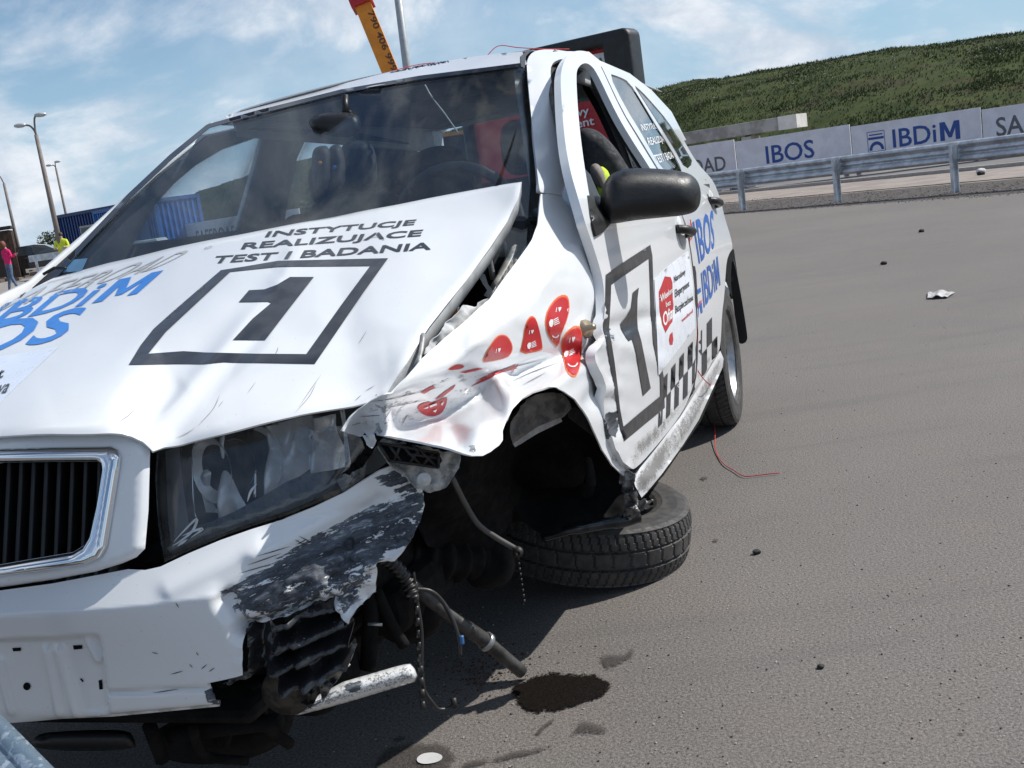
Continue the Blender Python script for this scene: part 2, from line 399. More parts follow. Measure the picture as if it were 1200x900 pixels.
def paint_mat(name, sdir=(1, 0, 0), low=5., high=70., base=(.76, .775, .79), under=(.10, .115, .14), red=False):
    """white car paint; scuffs and dirt come from painted areas broken up by streaks"""
    m, n, L, b = nodes(name); v = objc(n)
    dot = n.new('ShaderNodeVectorMath'); dot.operation = 'DOT_PRODUCT'; L.new(v, dot.inputs[0]); dot.inputs[1].default_value = sdir
    sc = n.new('ShaderNodeVectorMath'); sc.operation = 'SCALE'; sc.inputs[0].default_value = sdir; L.new(mth(n, L, 'MULTIPLY', dot.outputs['Value'], (low-high)/high), sc.inputs['Scale'])
    ad = n.new('ShaderNodeVectorMath'); ad.operation = 'ADD'; L.new(v, ad.inputs[0]); L.new(sc.outputs[0], ad.inputs[1]); sv = ad.outputs[0]
    st = ntex(n, L, sv, high, 5, .7, .3); st2 = ntex(n, L, sv, high*.35, 6, .75, .5); blob = ntex(n, L, v, 26, 8, .72, .4)
    def attr(nm): a = n.new('ShaderNodeAttribute'); a.attribute_name = nm; return a.outputs['Fac']
    sa = attr('scuff'); da = attr('dirt')
    k = mth(n, L, 'ADD', mth(n, L, 'MULTIPLY', st, .50), mth(n, L, 'ADD', mth(n, L, 'MULTIPLY', blob, .10), mth(n, L, 'MULTIPLY', st2, .40)))
    sm = mapr(n, L, mth(n, L, 'SUBTRACT', mth(n, L, 'ADD', mth(n, L, 'MULTIPLY', sa, .62), k), .80), -.015, .015)
    fine = ntex(n, L, v, 240, 3, .7); med = ntex(n, L, v, 30, 8, .7)
    dm = mapr(n, L, mth(n, L, 'ADD', mth(n, L, 'MULTIPLY', da, .85), mth(n, L, 'ADD', mth(n, L, 'MULTIPLY', fine, .45), mth(n, L, 'MULTIPLY', med, .35))), .80, .92)
    ramp = n.new('ShaderNodeValToRGB'); e = ramp.color_ramp.elements; e[0].position = .42; e[0].color = (.010, .011, .013, 1); e[1].position = .67; e[1].color = (.62, .66, .70, 1)
    x = e.new(.47); x.color = (*[c*.35 for c in under], 1); x = e.new(.56); x.color = (*under, 1)
    L.new(mth(n, L, 'ADD', mth(n, L, 'MULTIPLY', st, .42), mth(n, L, 'ADD', mth(n, L, 'MULTIPLY', st2, .45), mth(n, L, 'MULTIPLY', blob, .13))), ramp.inputs[0])
    soft = mapr(n, L, ntex(n, L, v, 3.5, 3), .3, .7, .97, 1.0)
    bc = mixc(n, L, 1., base, n_rgb(n, L, soft), 'MULTIPLY')
    spk = mapr(n, L, ntex(n, L, v, 320, 2, .5), .735, .75)
    bc = mixc(n, L, mth(n, L, 'MULTIPLY', spk, .5), bc, (.12, .11, .10))
    c = mixc(n, L, mth(n, L, 'MULTIPLY', dm, .85), bc, (.10, .092, .085)); c = mixc(n, L, sm, c, ramp.outputs[0]); L.new(c, b.inputs['Base Color'])
    L.new(mth(n, L, 'ADD', .22, mth(n, L, 'MULTIPLY', mth(n, L, 'MAXIMUM', sm, dm), .35)), b.inputs['Roughness'])
    b.inputs['Coat Weight'].default_value = .5; b.inputs['Coat Roughness'].default_value = .04; L.new(mth(n, L, 'SUBTRACT', .5, mth(n, L, 'MULTIPLY', sm, .45)), b.inputs['Coat Weight'])
    bp = n.new('ShaderNodeBump'); bp.inputs['Distance'].default_value = .002; L.new(mth(n, L, 'MULTIPLY', sm, .9), bp.inputs['Strength']); L.new(mth(n, L, 'ADD', st, mth(n, L, 'MULTIPLY', blob, .3)), bp.inputs['Height']); L.new(bp.outputs[0], b.inputs['Normal'])
    return m
def n_rgb(n, L, v):
    c = n.new('ShaderNodeCombineColor'); [L.new(v, c.inputs[i]) for i in range(3)]; return c.outputs[0]
def glass_mat(name, tint=(.55, .62, .66), ior=1.5, rough=.0, boost=1., veil=0.):
    m, n, L, b = nodes(name); n.remove(b); out = n['Material Output']; tr = n.new('ShaderNodeBsdfTransparent'); tr.inputs[0].default_value = (*tint, 1)
    gl = n.new('ShaderNodeBsdfGlossy'); gl.inputs['Roughness'].default_value = rough; fr = n.new('ShaderNodeLayerWeight'); fr.inputs[0].default_value = .5
    mx = n.new('ShaderNodeMixShader'); L.new(mth(n, L, 'ADD', .025*boost, mth(n, L, 'MULTIPLY', mth(n, L, 'POWER', fr.outputs['Facing'], 4.5), .62*boost), clamp=True), mx.inputs[0]); L.new(tr.outputs[0], mx.inputs[1]); L.new(gl.outputs[0], mx.inputs[2])
    if veil:
        df = n.new('ShaderNodeBsdfDiffuse'); df.inputs[0].default_value = (.62, .62, .60, 1); m2 = n.new('ShaderNodeMixShader'); L.new(mapr(n, L, ntex(n, L, objc(n), 22, 6, .65), .3, .75, veil*.4, veil*1.5), m2.inputs[0]); L.new(mx.outputs[0], m2.inputs[1]); L.new(df.outputs[0], m2.inputs[2]); mx = m2  # pale diffuse veil; on the lens it paints in a silvery sheen
    L.new(mx.outputs[0], out.inputs[0]); return m
M = {}
M['white'] = paint_mat('white_paint', (1, 0, 0))
M['white_front'] = paint_mat('white_bumper_paint', (-.55, .75, .12), 3.5, 120, under=(.085, .10, .125))
M['white_fender'] = paint_mat('white_fender_paint', (.85, -.1, .1), 6, 80, under=(.30, .31, .33))
M['inner_white'] = mat('dull_white_metal', (.62, .63, .63), .45, var=.3, scale=18)
M['black'] = mat('black_plastic', (.006, .0065, .0075), .44, var=.4, scale=40, bump=.25, bscale=260)
M['liner'] = mat('black_liner', (.006, .006, .0065), .85, var=.5, scale=20, bump=.3, bscale=120, spec=.15)
M['greyliner'] = mat('grey_liner', (.20, .19, .18), .8, var=.5, scale=30, bump=.3, bscale=160)  # grey tone for the liner piece at the arch top
M['rubber'] = mat('tyre_rubber', (.030, .029, .029), .68, var=.3, scale=30, bump=.25, bscale=300, col2=(.055, .050, .046))
M['rubberedge'] = mat('tyre_sidewall', (.040, .037, .035), .75, var=.3, scale=16, col2=(.085, .075, .066))
M['gasket'] = mat('window_rubber', (.012, .012, .013), .5)
M['decalblack'] = mat('black_vinyl', (.016, .017, .022), .35, var=.2, coat=.3)
M['blue'] = mat('blue_vinyl', (.02, .11, .42), .35, var=.1)
M['brightblue'] = mat('bright_blue_vinyl', (.015, .19, .60), .35, var=.1)
M['greyvinyl'] = mat('grey_vinyl', (.42, .43, .44), .4, var=.12, scale=60)
M['red'] = mat('red_vinyl', (.50, .016, .020), .35, var=.12)
M['orange'] = mat('orange_vinyl', (.80, .16, .05), .35, var=.1)
M['sticwhite'] = mat('white_vinyl', (.78, .78, .78), .35, var=.05)
M['chrome'] = mat('chrome', (.80, .81, .82), .07, 1., var=.03)
M['silver'] = mat('wheel_silver', (.42, .43, .44), .32, .7, var=.25, scale=14)
M['steel'] = mat('dirty_steel', (.075, .070, .066), .5, .6, var=.5, scale=30, bump=.3, bscale=90)
M['dark'] = mat('dark_interior', (.022, .024, .030), .7, var=.3, scale=20)
M['fabric'] = mat('seat_fabric', (.016, .018, .023), .85, var=.4, scale=30, bump=.2, bscale=220)
M['glass'] = glass_mat('windscreen_glass', (.86, .90, .92), 1.5, boost=1.0, veil=.008)
M['sideglass'] = glass_mat('side_glass', (.78, .82, .83), 1.6, boost=1.7)
M['lens'] = glass_mat('headlight_lens', (.93, .94, .95), 1.45, .01, 1.5, .05)
M['underbody'] = mat('underbody', (.008, .0075, .0075), .85, var=.5, scale=14, bump=.4, bscale=50, dist=.006, spec=.2)
# ================================================================ SETTING
def ground_mat():
    m, n, L, b = nodes('asphalt'); v = objc(n)
    big = ntex(n, L, v, .35, 5, .6); mid = ntex(n, L, v, 2.2, 6, .65, .3); g1 = ntex(n, L, v, 150, 3, .7); g2 = ntex(n, L, v, 420, 2, .6)
    vor = n.new('ShaderNodeTexVoronoi'); vor.inputs['Scale'].default_value = 130; L.new(v, vor.inputs[0])
    c = mixc(n, L, mapr(n, L, big, .38, .62), (.154, .140, .128), (.134, .122, .113))
    c = mixc(n, L, mapr(n, L, mid, .42, .74, 0, .35), c, (.175, .146, .126))
    grain = mth(n, L, 'ADD', mth(n, L, 'MULTIPLY', g1, .5), mth(n, L, 'MULTIPLY', g2, .5))
    gm = mapr(n, L, grain, .36, .64, .25, 1.85, False); c = mixc(n, L, 1., c, n_rgb(n, L, gm), 'MULTIPLY')
    sp = mapr(n, L, ntex(n, L, v, 210, 1, .5), .70, .73); c = mixc(n, L, mth(n, L, 'MULTIPLY', sp, .55), c, (.42, .40, .38))
    dk = mapr(n, L, ntex(n, L, v, 55, 2, .5), .705, .74); c = mixc(n, L, mth(n, L, 'MULTIPLY', dk, .7), c, (.035, .032, .030))
    # long rub marks in the rolling direction
    mp = n.new('ShaderNodeMapping'); mp.inputs['Rotation'].default_value = (0, 0, .12); mp.inputs['Scale'].default_value = (.5, 5, 1); L.new(v, mp.inputs[0])
    rb = mapr(n, L, ntex(n, L, mp.outputs[0], 1.1, 5, .6), .54, .72, 0, .22); c = mixc(n, L, rb, c, (.085, .08, .082))
    L.new(c, b.inputs['Base Color']); b.inputs['Roughness'].default_value = .82; b.inputs['Specular IOR Level'].default_value = .35
    bp = n.new('ShaderNodeBump'); bp.inputs['Strength'].default_value = .55; bp.inputs['Distance'].default_value = .004
    L.new(mth(n, L, 'ADD', grain, mth(n, L, 'MULTIPLY', vor.outputs['Distance'], -.4)), bp.inputs['Height']); L.new(bp.outputs[0], b.inputs['Normal']); return m
def sheet(name, pts, z, m, step=None):
    V = [(p[0], p[1], z) for p in pts]; o = mesh(name, V, [tuple(range(len(V)))], m, smooth=False); o.data.update()
    if o.data.polygons[0].normal.z < 0: o.data.flip_normals()
    return tag(o, kind='structure')
M['asphalt'] = ground_mat()
sheet('ground', [(-900, -900), (900, -900), (900, 900), (-900, 900)], -.012, mat('gravelly_soil', (.24, .20, .165), .9, var=.4, scale=1.2, bump=.5, bscale=30, dist=.02, col2=(.15, .13, .11)))
E0, E1 = G(856, 251), G(1200, 226); dE = (E1-E0)/np.linalg.norm(E1-E0)
def off(p, a, b_): # along the road edge, and away from the camera
    nrm = np.array([-dE[1], dE[0], 0]); nrm *= np.sign(nrm @ np.array([0.3, 1, 0])); return p+dE*a+nrm*b_
sheet('asphalt', [off(E0, -80, 0), off(E0, 60, 0), off(E0, 60, -90), off(E0, -80, -90)], 0., M['asphalt'])
sheet('gravel_strip', [off(E0, -60, -.05), off(E0, 60, -.05), off(E0, 60, 2.9), off(E0, -60, 2.9)], -.006, mat('dark_gravel', (.105, .088, .080), .95, var=.5, scale=9, bump=.9, bscale=40, dist=.03))
sheet('concrete_road', [off(E0, -60, 3.2), off(E0, 60, 3.2), off(E0, 60, 6.4), off(E0, -60, 6.4)], .0, mat('pale_concrete_road', (.30, .25, .215), .9, var=.25, scale=1.5, bump=.2))
sheet('far_road', [off(E0, -60, 6.7), off(E0, 60, 6.7), off(E0, 60, 12.), off(E0, -60, 12.)], .0, mat('grey_road', (.17, .16, .155), .9, var=.2, scale=1.))
kb = np.concatenate([box((0, 0, 0), (120, .12, .09))[0]]); ang = math.atan2(dE[1], dE[0]); Rk = np.array([[math.cos(ang), -math.sin(ang), 0], [math.sin(ang), math.cos(ang), 0], [0, 0, 1]])
tag(mesh('kerb', kb @ Rk.T+off(E0, 0, 6.55)+np.array([0, 0, .03]), box((0, 0, 0), (1, 1, 1))[1], mat('kerb_concrete', (.42, .39, .36), .9), smooth=False), kind='structure')
# embankment
ridge = [(3400, -330, 38), (2300, -150, 40), (1800, -60, 43), (1500, -8, 46), (1350, 14, 48), (1200, 38, 51), (1125, 47, 53), (1012, 63, 57), (911, 83, 60), (825, 95, 63), (761, 107, 66), (640, 130, 72), (560, 148, 78), (500, 160, 82), (420, 174, 90), (360, 187, 98), (300, 203, 108), (255, 218, 118), (224, 230, 124), (190, 262, 130), (160, 281, 134)]
foot = [(3400, 22), (2300, 26), (1800, 29), (1500, 30.5), (1350, 30.5), (1200, 31), (1125, 31.5), (1012, 33), (911, 35), (825, 37), (761, 40), (640, 46), (560, 52), (500, 58), (420, 66), (360, 74), (300, 84), (255, 94), (224, 102), (190, 112), (160, 120)]
def embankment():
    rows = []
    for (px, py, d), (fx, fd) in zip(ridge, foot):
        r = wat(px, py, d); yh = 450-F*math.tan(PITCH)/math.cos(ROLL)-(fx-600)*math.tan(ROLL); f = wat(fx, yh, fd)
        f[2] = -.05; rows.append((f, r))
    RR = curve([r for f, r in rows], 14); FF = curve([f for f, r in rows], 14); n = len(RR); k = 30; V = []; Q = []
    for i in range(n):
        a, b_ = FF[i], RR[i]
        for j in range(k+6):
            if j <= k:
                t = j/k; p = a+(b_-a)*t; p[2] = a[2]+(b_[2]-a[2])*(1-(1-t)**1.5 if t < 1 else 1)
            else:
                t = (j-k)/5; p = b_+(b_-a)*np.array([1, 1, 0])*t*.8; p[2] = b_[2]*(1-t*.9)
            nz_ = noise.fractal(Vector(p*.35), 1., 2., 5)*.16*min(1, j/4); nz2 = noise.noise(Vector(p*1.9))*.07; p = p+np.array([0, 0, (nz_+nz2)*(1 if 0 < j else 0)]); V.append(p)
    w = k+6; Q = [(i*w+j, (i+1)*w+j, (i+1)*w+j+1, i*w+j+1) for i in range(n-1) for j in range(w-1)]
    m, nn, L, b = nodes('embankment_grass'); v = objc(nn)
    c = mixc(nn, L, mapr(nn, L, ntex(nn, L, v, .7, 7, .7), .38, .62), (.040, .058, .017), (.070, .084, .027)); c = mixc(nn, L, mapr(nn, L, ntex(nn, L, v, .35, 8, .75, .5), .52, .66, 0, .8), c, (.060, .046, .030))
    c = mixc(nn, L, mapr(nn, L, ntex(nn, L, v, 6, 5, .7), .35, .7, 0, .6), c, (.020, .028, .010)); L.new(c, b.inputs['Base Color']); b.inputs['Roughness'].default_value = .95; b.inputs['Specular IOR Level'].default_value = .1
    o = mesh('embankment', V, Q, m); s = sum(p.normal.z for p in o.data.polygons)
    if s < 0: o.data.flip_normals()
    tag(o, kind='structure')
    # grass tufts
    V = np.array(V).reshape(n, w, 3); tv = []; tf = []; mi = []
    def tuft(p, s, k_):
        for _ in range(3):
            a = random.uniform(0, 6.28); l = s*random.uniform(.5, 1.3); w_ = s*.22; dx = np.array([math.cos(a), math.sin(a), 0]); tip = p+np.array([random.uniform(-.5, .5)*s, random.uniform(-.5, .5)*s, l]); i0 = len(tv)
            tv.extend([p-dx*w_, p+dx*w_, tip]); tf.append((i0, i0+1, i0+2)); mi.append(k_)
    for _ in range(85000):
        i = int(n*(.12+.88*random.random())*.999); j = random.random()*(k+.9); i = min(i, n-2); j0 = int(j); fj = j-j0; fi = random.random()
        if i > n*.62 and random.random() < .6: continue
        p = (V[i, j0]*(1-fi)+V[i+1, j0]*fi)*(1-fj)+(V[i, j0+1]*(1-fi)+V[i+1, j0+1]*fi)*fj
        q = noise.noise(Vector(p*.45)); q2 = noise.noise(Vector(p*.2+np.array([9, 3, 0])))
        if q < -.15 and random.random() < .7: continue
        tuft(p, random.uniform(.05, .11)*(1.35 if q > .2 else 1)*(.6 if j > k-1.5 else 1), 1 if q2 > .15 else (2 if q < -.05 else 0))
    o = mesh('embankment_grass', tv, tf, [mat('grass_green', (.066, .092, .026), .8, var=.4, scale=3), mat('grass_bright', (.085, .110, .032), .8, var=.4, scale=3), mat('grass_dry', (.11, .095, .055), .85, var=.4, scale=3)], smooth=False)
    o.data.polygons.foreach_set('material_index', mi); tag(o, 'rough green and brown grass tufts covering the long embankment', 'grass', kind='stuff')
    # pale flowers near the crest
    fv = []; ff = []
    for _ in range(130):
        i = random.randint(60, int(n*.5)); j = random.randint(int(k*.55), k); p = V[i, j]+np.random.uniform(-.6, .6, 3)*np.array([1, 1, .0])+np.array([0, 0, .12]); v_, f_ = box(p, (.035, .035, .03)); q = len(fv); fv.extend(v_); ff += [tuple(a+q for a in t) for t in f_]
    tag(mesh('wild_flowers', fv, ff, mat('flower_white', (.6, .6, .62), .8)), 'tiny pale flowers sprinkled near the embankment crest', 'flowers', kind='stuff')
embankment()
# ================================================================ BACKGROUND THINGS
YH = lambda x: 450-F*math.tan(PITCH)/math.cos(ROLL)-(x-600)*math.tan(ROLL)
def wmesh(name, parts, m, parent=None, smooth=False):
    V, Fc = join(*parts) if isinstance(parts, list) else parts
    if parent is not None: V = V-np.array(parent.location)
    return mesh(name, V, Fc, m, parent, smooth)
galv = mat('galvanised_steel', (.62, .66, .70), .38, .6, var=.3, scale=5)
def guardrail():
    P = [G(872, 245.6), G(987, 237.6), G(1121, 225)]; a, b_ = P[0], P[2]; d = (b_-a)/np.linalg.norm(b_-a); step = np.linalg.norm(b_-a)/2; nrm = np.array([d[1], -d[0], 0]); nrm *= -np.sign(nrm[1])
    root = empty('guardrail', tuple(P[1])); tag(root, 'galvanised W-profile steel crash barrier along the far asphalt edge', 'crash barrier')
    prof = [(-.155, .03), (-.13, .0), (-.10, -.005), (-.06, .06), (-.03, .075), (.0, .02), (.0, .02), (.03, .075), (.06, .06), (.10, -.005), (.13, .0), (.155, .03)]
    zc = .60; L0, L1 = -3.3*step, 7*step; V = []; k = len(prof); xs = np.linspace(L0, L1, 60)
    for x in xs:
        for pz, pd in prof: V.append(a+d*x-nrm*(-.0)+nrm*(-pd)*1.0-nrm*.08+np.array([0, 0, zc+pz+.05*0]))
    Q = [(i*k+j, i*k+j+1, (i+1)*k+j+1, (i+1)*k+j) for i in range(len(xs)-1) for j in range(k-1)]
    o = wmesh('rail_beam', (np.array(V), Q), galv, root, True); mm = o.modifiers.new('t', 'SOLIDIFY'); mm.thickness = .004
    for q in range(-3, 8):
        p = a+d*step*q; R = np.array([[d[0], nrm[0], 0], [d[1], nrm[1], 0], [0, 0, 1]])
        web = box(p+nrm*.03+np.array([0, 0, .34]), (.012, .10, .74), R); f1 = box(p-nrm*.02+np.array([0, 0, .34]), (.085, .01, .74), R); f2 = box(p+nrm*.08+np.array([0, 0, .34]), (.055, .01, .74), R); br = box(p-nrm*.05+np.array([0, 0, .62]), (.09, .04, .26), R)
        wmesh('post', [web, f1, f2], galv, root); wmesh('spacer_bracket', [br], galv, root)
    for q in np.arange(-2.5, 7, 2.0):
        wmesh('bolt', [box(a+d*step*q-nrm*.14+np.array([0, 0, zc]), (.03, .03, .03))], M['steel'], root)
guardrail()
def boards():
    m_p = mat('board_sheet', (.74, .74, .80), .5, var=.12, scale=2.5); m_e = mat('board_edge', (.25, .25, .27), .6)
    A = wat(862, YH(862), 30.6); C = wat(1150, YH(1150), 27.); dd = (C-A)/2; dd[2] = 0
    def board(p, q, top, txt, label, emblem=False, col=None, nlabel='advertising_board'):
        u = (q-p); Lb = np.linalg.norm(u[:2]); u = u/Lb; nr = np.array([u[1], -u[0], 0])
        if nr[1] > 0: nr = -nr
        root = empty(nlabel, tuple((p+q)/2*np.array([1, 1, 0]))); tag(root, label, 'advertising board', 'advertising boards at the foot of the embankment')
        R = np.array([[u[0], nr[0], 0], [u[1], nr[1], 0], [0, 0, 1]]); c = (p+q)/2; c[2] = top/2+.04
        o = wmesh('board', [box(c, (Lb-.03, .04, top-.08), R)], m_p, root)
        for s in (-.45, .45): wmesh('foot', [box(c+u*Lb*s+np.array([0, 0, -c[2]+.06]), (.06, .5, .08), R)], m_e, root)
        if txt:
            body, colr, (u0, u1), (v0, v1) = txt; V, Fc, _ = text2d(body, .012); V = np.array(V)
            X = np.array([p+u*Lb*(u0+(u1-u0)*a)+nr*.026+np.array([0, 0, -p[2]+(v0+(v1-v0)*b_)*top]) for a, b_ in V]); wmesh('lettering', (X, Fc), colr, root)
        if emblem:
            q0, q1 = emblem; pts = []; FFc = []
            def rect(a0, a1, b0, b1):
                i = len(pts); pts.extend([(a0, b0), (a1, b0), (a1, b1), (a0, b1)]); FFc.append((i, i+1, i+2, i+3))
            rect(0, 1, 0, .03); rect(0, 1, .97, 1); rect(0, .03, .03, .97); rect(.97, 1, .03, .97); rect(.12, .88, .80, .86); rect(.06, .94, .60, .72)
            for k in range(10):
                t0, t1 = math.pi*k/10, math.pi*(k+1)/10; i = len(pts); pts.extend([(.5+.42*math.cos(t0), .08+.42*math.sin(t0)), (.5+.26*math.cos(t0), .08+.26*math.sin(t0)), (.5+.26*math.cos(t1), .08+.26*math.sin(t1)), (.5+.42*math.cos(t1), .08+.42*math.sin(t1))]); FFc.append((i, i+1, i+2, i+3))
            X = np.array([p+u*Lb*(q0+(q1-q0)*a)+nr*.026+np.array([0, 0, -p[2]+(.43+.41*b_)*top]) for a, b_ in pts]); wmesh('emblem', (X, FFc), M['navy'], root)
        return root
    M['navy'] = mat('navy_print', (.02, .07, .30), .5, var=.05); M['greyprint'] = mat('grey_print', (.12, .125, .14), .5, var=.05)
    tp = lambda x: 1.36-(x-862)*.00045
    P = [A+dd*k for k in range(-7, 5)]
    labs = {-1: ('grey advertising board reading SAFEROAD, half hidden behind the car', ('SAFEROAD', M['greyprint'], (.16, .90), (.43, .72)), None),
            0: ('grey advertising board reading IBOS in dark blue letters', ('IBOS', M['navy'], (.27, .69), (.46, .82)), None),
            1: ('grey advertising board reading IBDiM with a small bridge emblem', ('IBDiM', M['navy'], (.33, .84), (.46, .82)), (.13, .27)),
            2: ('grey advertising board reading SAFEROAD cut off by the right edge of the photo', ('SAFEROAD', M['greyprint'], (.10, .95), (.42, .80)), None),
            -2: ('plain grey advertising board hidden behind the rear of the car', None, None)}
    for k in range(-1, 3):
        lb, tx, em = labs[k]; board(P[k+7].copy()*np.array([1, 1, 0]), P[k+8].copy()*np.array([1, 1, 0]), tp(862+150*k), tx, lb, em)
    # IBOS: dot inside the O
    # boards on the left seen through the windscreen
    a = wat(216, YH(216), 44.); b_ = wat(282, YH(282), 40.); a[2] = b_[2] = 0; board(a, b_, 1.42, ('SAFEROAD', M['greyprint'], (.22, 1.06-.12), (.35, .78)), 'grey board reading SAFEROAD seen through the windscreen beside the blue cabins', None)
    c = wat(352, YH(352), 37.); c[2] = 0; board(b_.copy(), c, 1.35, ('NARODOWY', M['navy'], (.45, .97), (.3, .8)), 'board reading NARODOWY seen through the rear side window', None)
boards()
def slabs():
    m = mat('precast_concrete', (.33, .32, .30), .9, var=.35, scale=2, bump=.4, bscale=14, dist=.01)
    a = wat(790, 168, 33.5); b_ = wat(881, 143+8, 32.); u = b_-a; u[2] = 0; Lb = np.linalg.norm(u); u /= Lb; nr = np.array([u[1], -u[0], 0]); R = np.array([[u[0], nr[0], 0], [u[1], nr[1], 0], [0, 0, 1]])
    zt = (wat(881, 142, 32.)[2])
    c = (a+b_)/2; c[2] = zt-.20
    r = empty('concrete_beam', (c[0], c[1], 0)); tag(r, 'long weathered concrete beam stacked behind the boards, its pale end facing right', 'concrete beam')
    o = wmesh('beam', [box(c, (Lb+2.4, .8, .36), R)], m, r); bevel(o, .02)
    c2 = c+u*(Lb/2+1.25); o = wmesh('pale_end', [box(c2+np.array([0, 0, .0]), (.55, .84, .38), R)], mat('pale_concrete', (.60, .58, .54), .9, var=.15, scale=3), r)
    for s in (-.8, .1, .95):
        wmesh('block', [box(np.array([c[0], c[1], (c[2]-.23)/2])+u*s*Lb/2, (.3, .7, c[2]-.23), R)], m, r)
slabs()
def containers():
    def cabin(px0, px1, ytop, d0, d1, col, lab, win=True, depth_=2.4):
        a = wat(px0, YH(px0), d0); b_ = wat(px1, YH(px1), d1); a[2] = b_[2] = 0; u = b_-a; Lb = np.linalg.norm(u); u /= Lb; nr = np.array([-u[1], u[0], 0]); R = np.array([[u[0], nr[0], 0], [u[1], nr[1], 0], [0, 0, 1]])
        h = 1.10+(YH(px0)-ytop)/F*d0*math.cos(ROLL); dp = depth_; c = (a+b_)/2+nr*dp/2; root = empty('site_cabin', (c[0], c[1], 0)); tag(root, lab, 'site cabin', 'blue site cabins')
        m = mat('cabin_blue', col, .5, var=.15, scale=3); mf = mat('cabin_frame', tuple(k*.7 for k in col), .5)
        parts = [box(c+np.array([0, 0, h/2]), (Lb-.08, dp-.08, h-.1), R)]; wmesh('wall', parts, m, root)
        rb = []; k = int(Lb/.22)
        for i in range(k): rb.append(box(a+u*(i+.5)*Lb/k-nr*.0+np.array([0, 0, h/2]), (.09, .04, h-.3), R))
        for i in range(int(dp/.22)): rb.append(box(b_+nr*(i+.5)*.22-u*.0+np.array([0, 0, h/2]), (.04, .09, h-.3), R))
        wmesh('corrugation', rb, m, root)
        fr = [box(a+np.array([0, 0, h/2]), (.14, .14, h), R), box(b_+np.array([0, 0, h/2]), (.14, .14, h), R), box((a+b_)/2+np.array([0, 0, h-.07]), (Lb, .14, .14), R), box(b_+nr*dp+np.array([0, 0, h/2]), (.14, .14, h), R), box(b_+nr*dp/2+np.array([0, 0, h-.07]), (.14, dp, .14), R)]
        wmesh('frame', fr, mf, root); wmesh('roof', [box(c+np.array([0, 0, h-.02]), (Lb, dp, .05), R)], mf, root)
        if win:
            w = a+u*Lb*.45-nr*.06+np.array([0, 0, h*.58]); wf = wmesh('window', [box(w, (1.1, .06, .95), R)], mat('cabin_window_frame', (.45, .42, .38), .6), root)
            p = wmesh('pane', [box(w-nr*.035, (.92, .02, .78), R)], mat('cabin_pane', (.03, .04, .05), .1), root); p.parent = wf; p.location = wf.location*0
            p.parent = wf
            dr = a+u*Lb*.80-nr*.06+np.array([0, 0, 1.05]); wmesh('door', [box(dr, (.9, .05, 2.0), R)], mat('cabin_door', tuple(k*.55 for k in col), .5), root)
        return root
    cabin(76, 150, 252, 50, 47, (.02, .055, .19), 'dark blue site cabin standing left of the car windscreen pillar')
    cabin(118, 188, 247, 47, 43, (.035, .17, .50), 'brighter blue site cabin seen through the windscreen', True, 1.9)
containers()
def kiosk():
    a = wat(-60, YH(-60), 57); b_ = wat(17, YH(17), 58); u = b_-a; u[2] = 0; Lb = np.linalg.norm(u); u /= Lb; nr = np.array([-u[1], u[0], 0]); R = np.array([[u[0], nr[0], 0], [u[1], nr[1], 0], [0, 0, 1]]); h = 1.1+(YH(17)-265)/F*58
    c = (a+b_)/2+nr*1.3; c[2] = 0; r = empty('brown_hut', tuple(c)); tag(r, 'dark brown wooden hut cut off by the left edge of the photo', 'hut')
    m = mat('brown_planks', (.075, .045, .03), .8, var=.4, scale=6); wmesh('wall', [box(c+np.array([0, 0, h/2-.1]), (Lb, 2.6, h-.2), R)]+[box((a+b_)/2*np.array([1, 1, 0])+u*(i-6.5)*Lb/13-nr*.01+np.array([0, 0, h/2-.1]), (Lb/13-.03, .03, h-.25), R) for i in range(14)], m, r)
    wmesh('roof', [box(c+np.array([0, 0, h-.05]), (Lb+.3, 3., .12), R)], mat('hut_roof', (.03, .03, .03), .8), r)
    wmesh('door', [box(b_*np.array([1, 1, 0])-u*.75-nr*.06+np.array([0, 0, 1.0]), (.8, .04, 1.95), R)], mat('hut_door', (.03, .02, .016), .7), r)
kiosk()
def lamp(px, ybase_d, ytop, r0, heads, label, conc=True):
    b_ = wat(px, YH(px), ybase_d); b_[2] = 0; d = ybase_d
    # height from the pixel of the top of the shaft (pole is vertical in the world)
    def hz(y):
        lo, hi = 0., 30.
        for _ in range(40):
            m_ = (lo+hi)/2; q = WM.T @ (np.array([b_[0], b_[1], m_])-CW)
            if 450+F*q[1]/q[2] > y: lo = m_
            else: hi = m_
        return lo
    h = hz(ytop); root = empty('street_lamp', tuple(b_)); tag(root, label, 'street lamp', 'tall lamp posts on the left')
    mp = mat('lamp_pole', (.22, .19, .17) if conc else (.3, .31, .33), .7, var=.2, scale=3); V, Fc = tube([b_, b_+np.array([0, 0, h*.5]), b_+np.array([0, 0, h])], [r0, r0*.82, r0*.62], 12); wmesh('pole', (V, Fc), mp, root, True)
    top = b_+np.array([0, 0, h]); right = np.array([1., 0, 0])
    for (hx, hy, pts) in heads:
        tipw = top+right*hx+np.array([0, 0, hy]); P = curve([top, top+np.array([hx*.12, 0, hy*.45]), top+np.array([hx*.45, 0, hy*.85]), tipw], 6); V, Fc = tube(P, r0*.32, 8); wmesh('arm', (V, Fc), mp, root, True)
        sg = np.sign(hx) if hx else 1; A, Fq = lathe([(0, -.14), (.10, -.13), (.19, -.06), (.21, .02), (.17, .10), (.08, .15), (0, .16)], 20); A = A*np.array([1.6, .9, .8])*pts; A = A+tipw+np.array([sg*.22*pts, 0, 0])
        wmesh('lamp_head', (A, Fq), mat('lamp_head_grey', (.55, .57, .58), .4, .3), root, True)
    return root
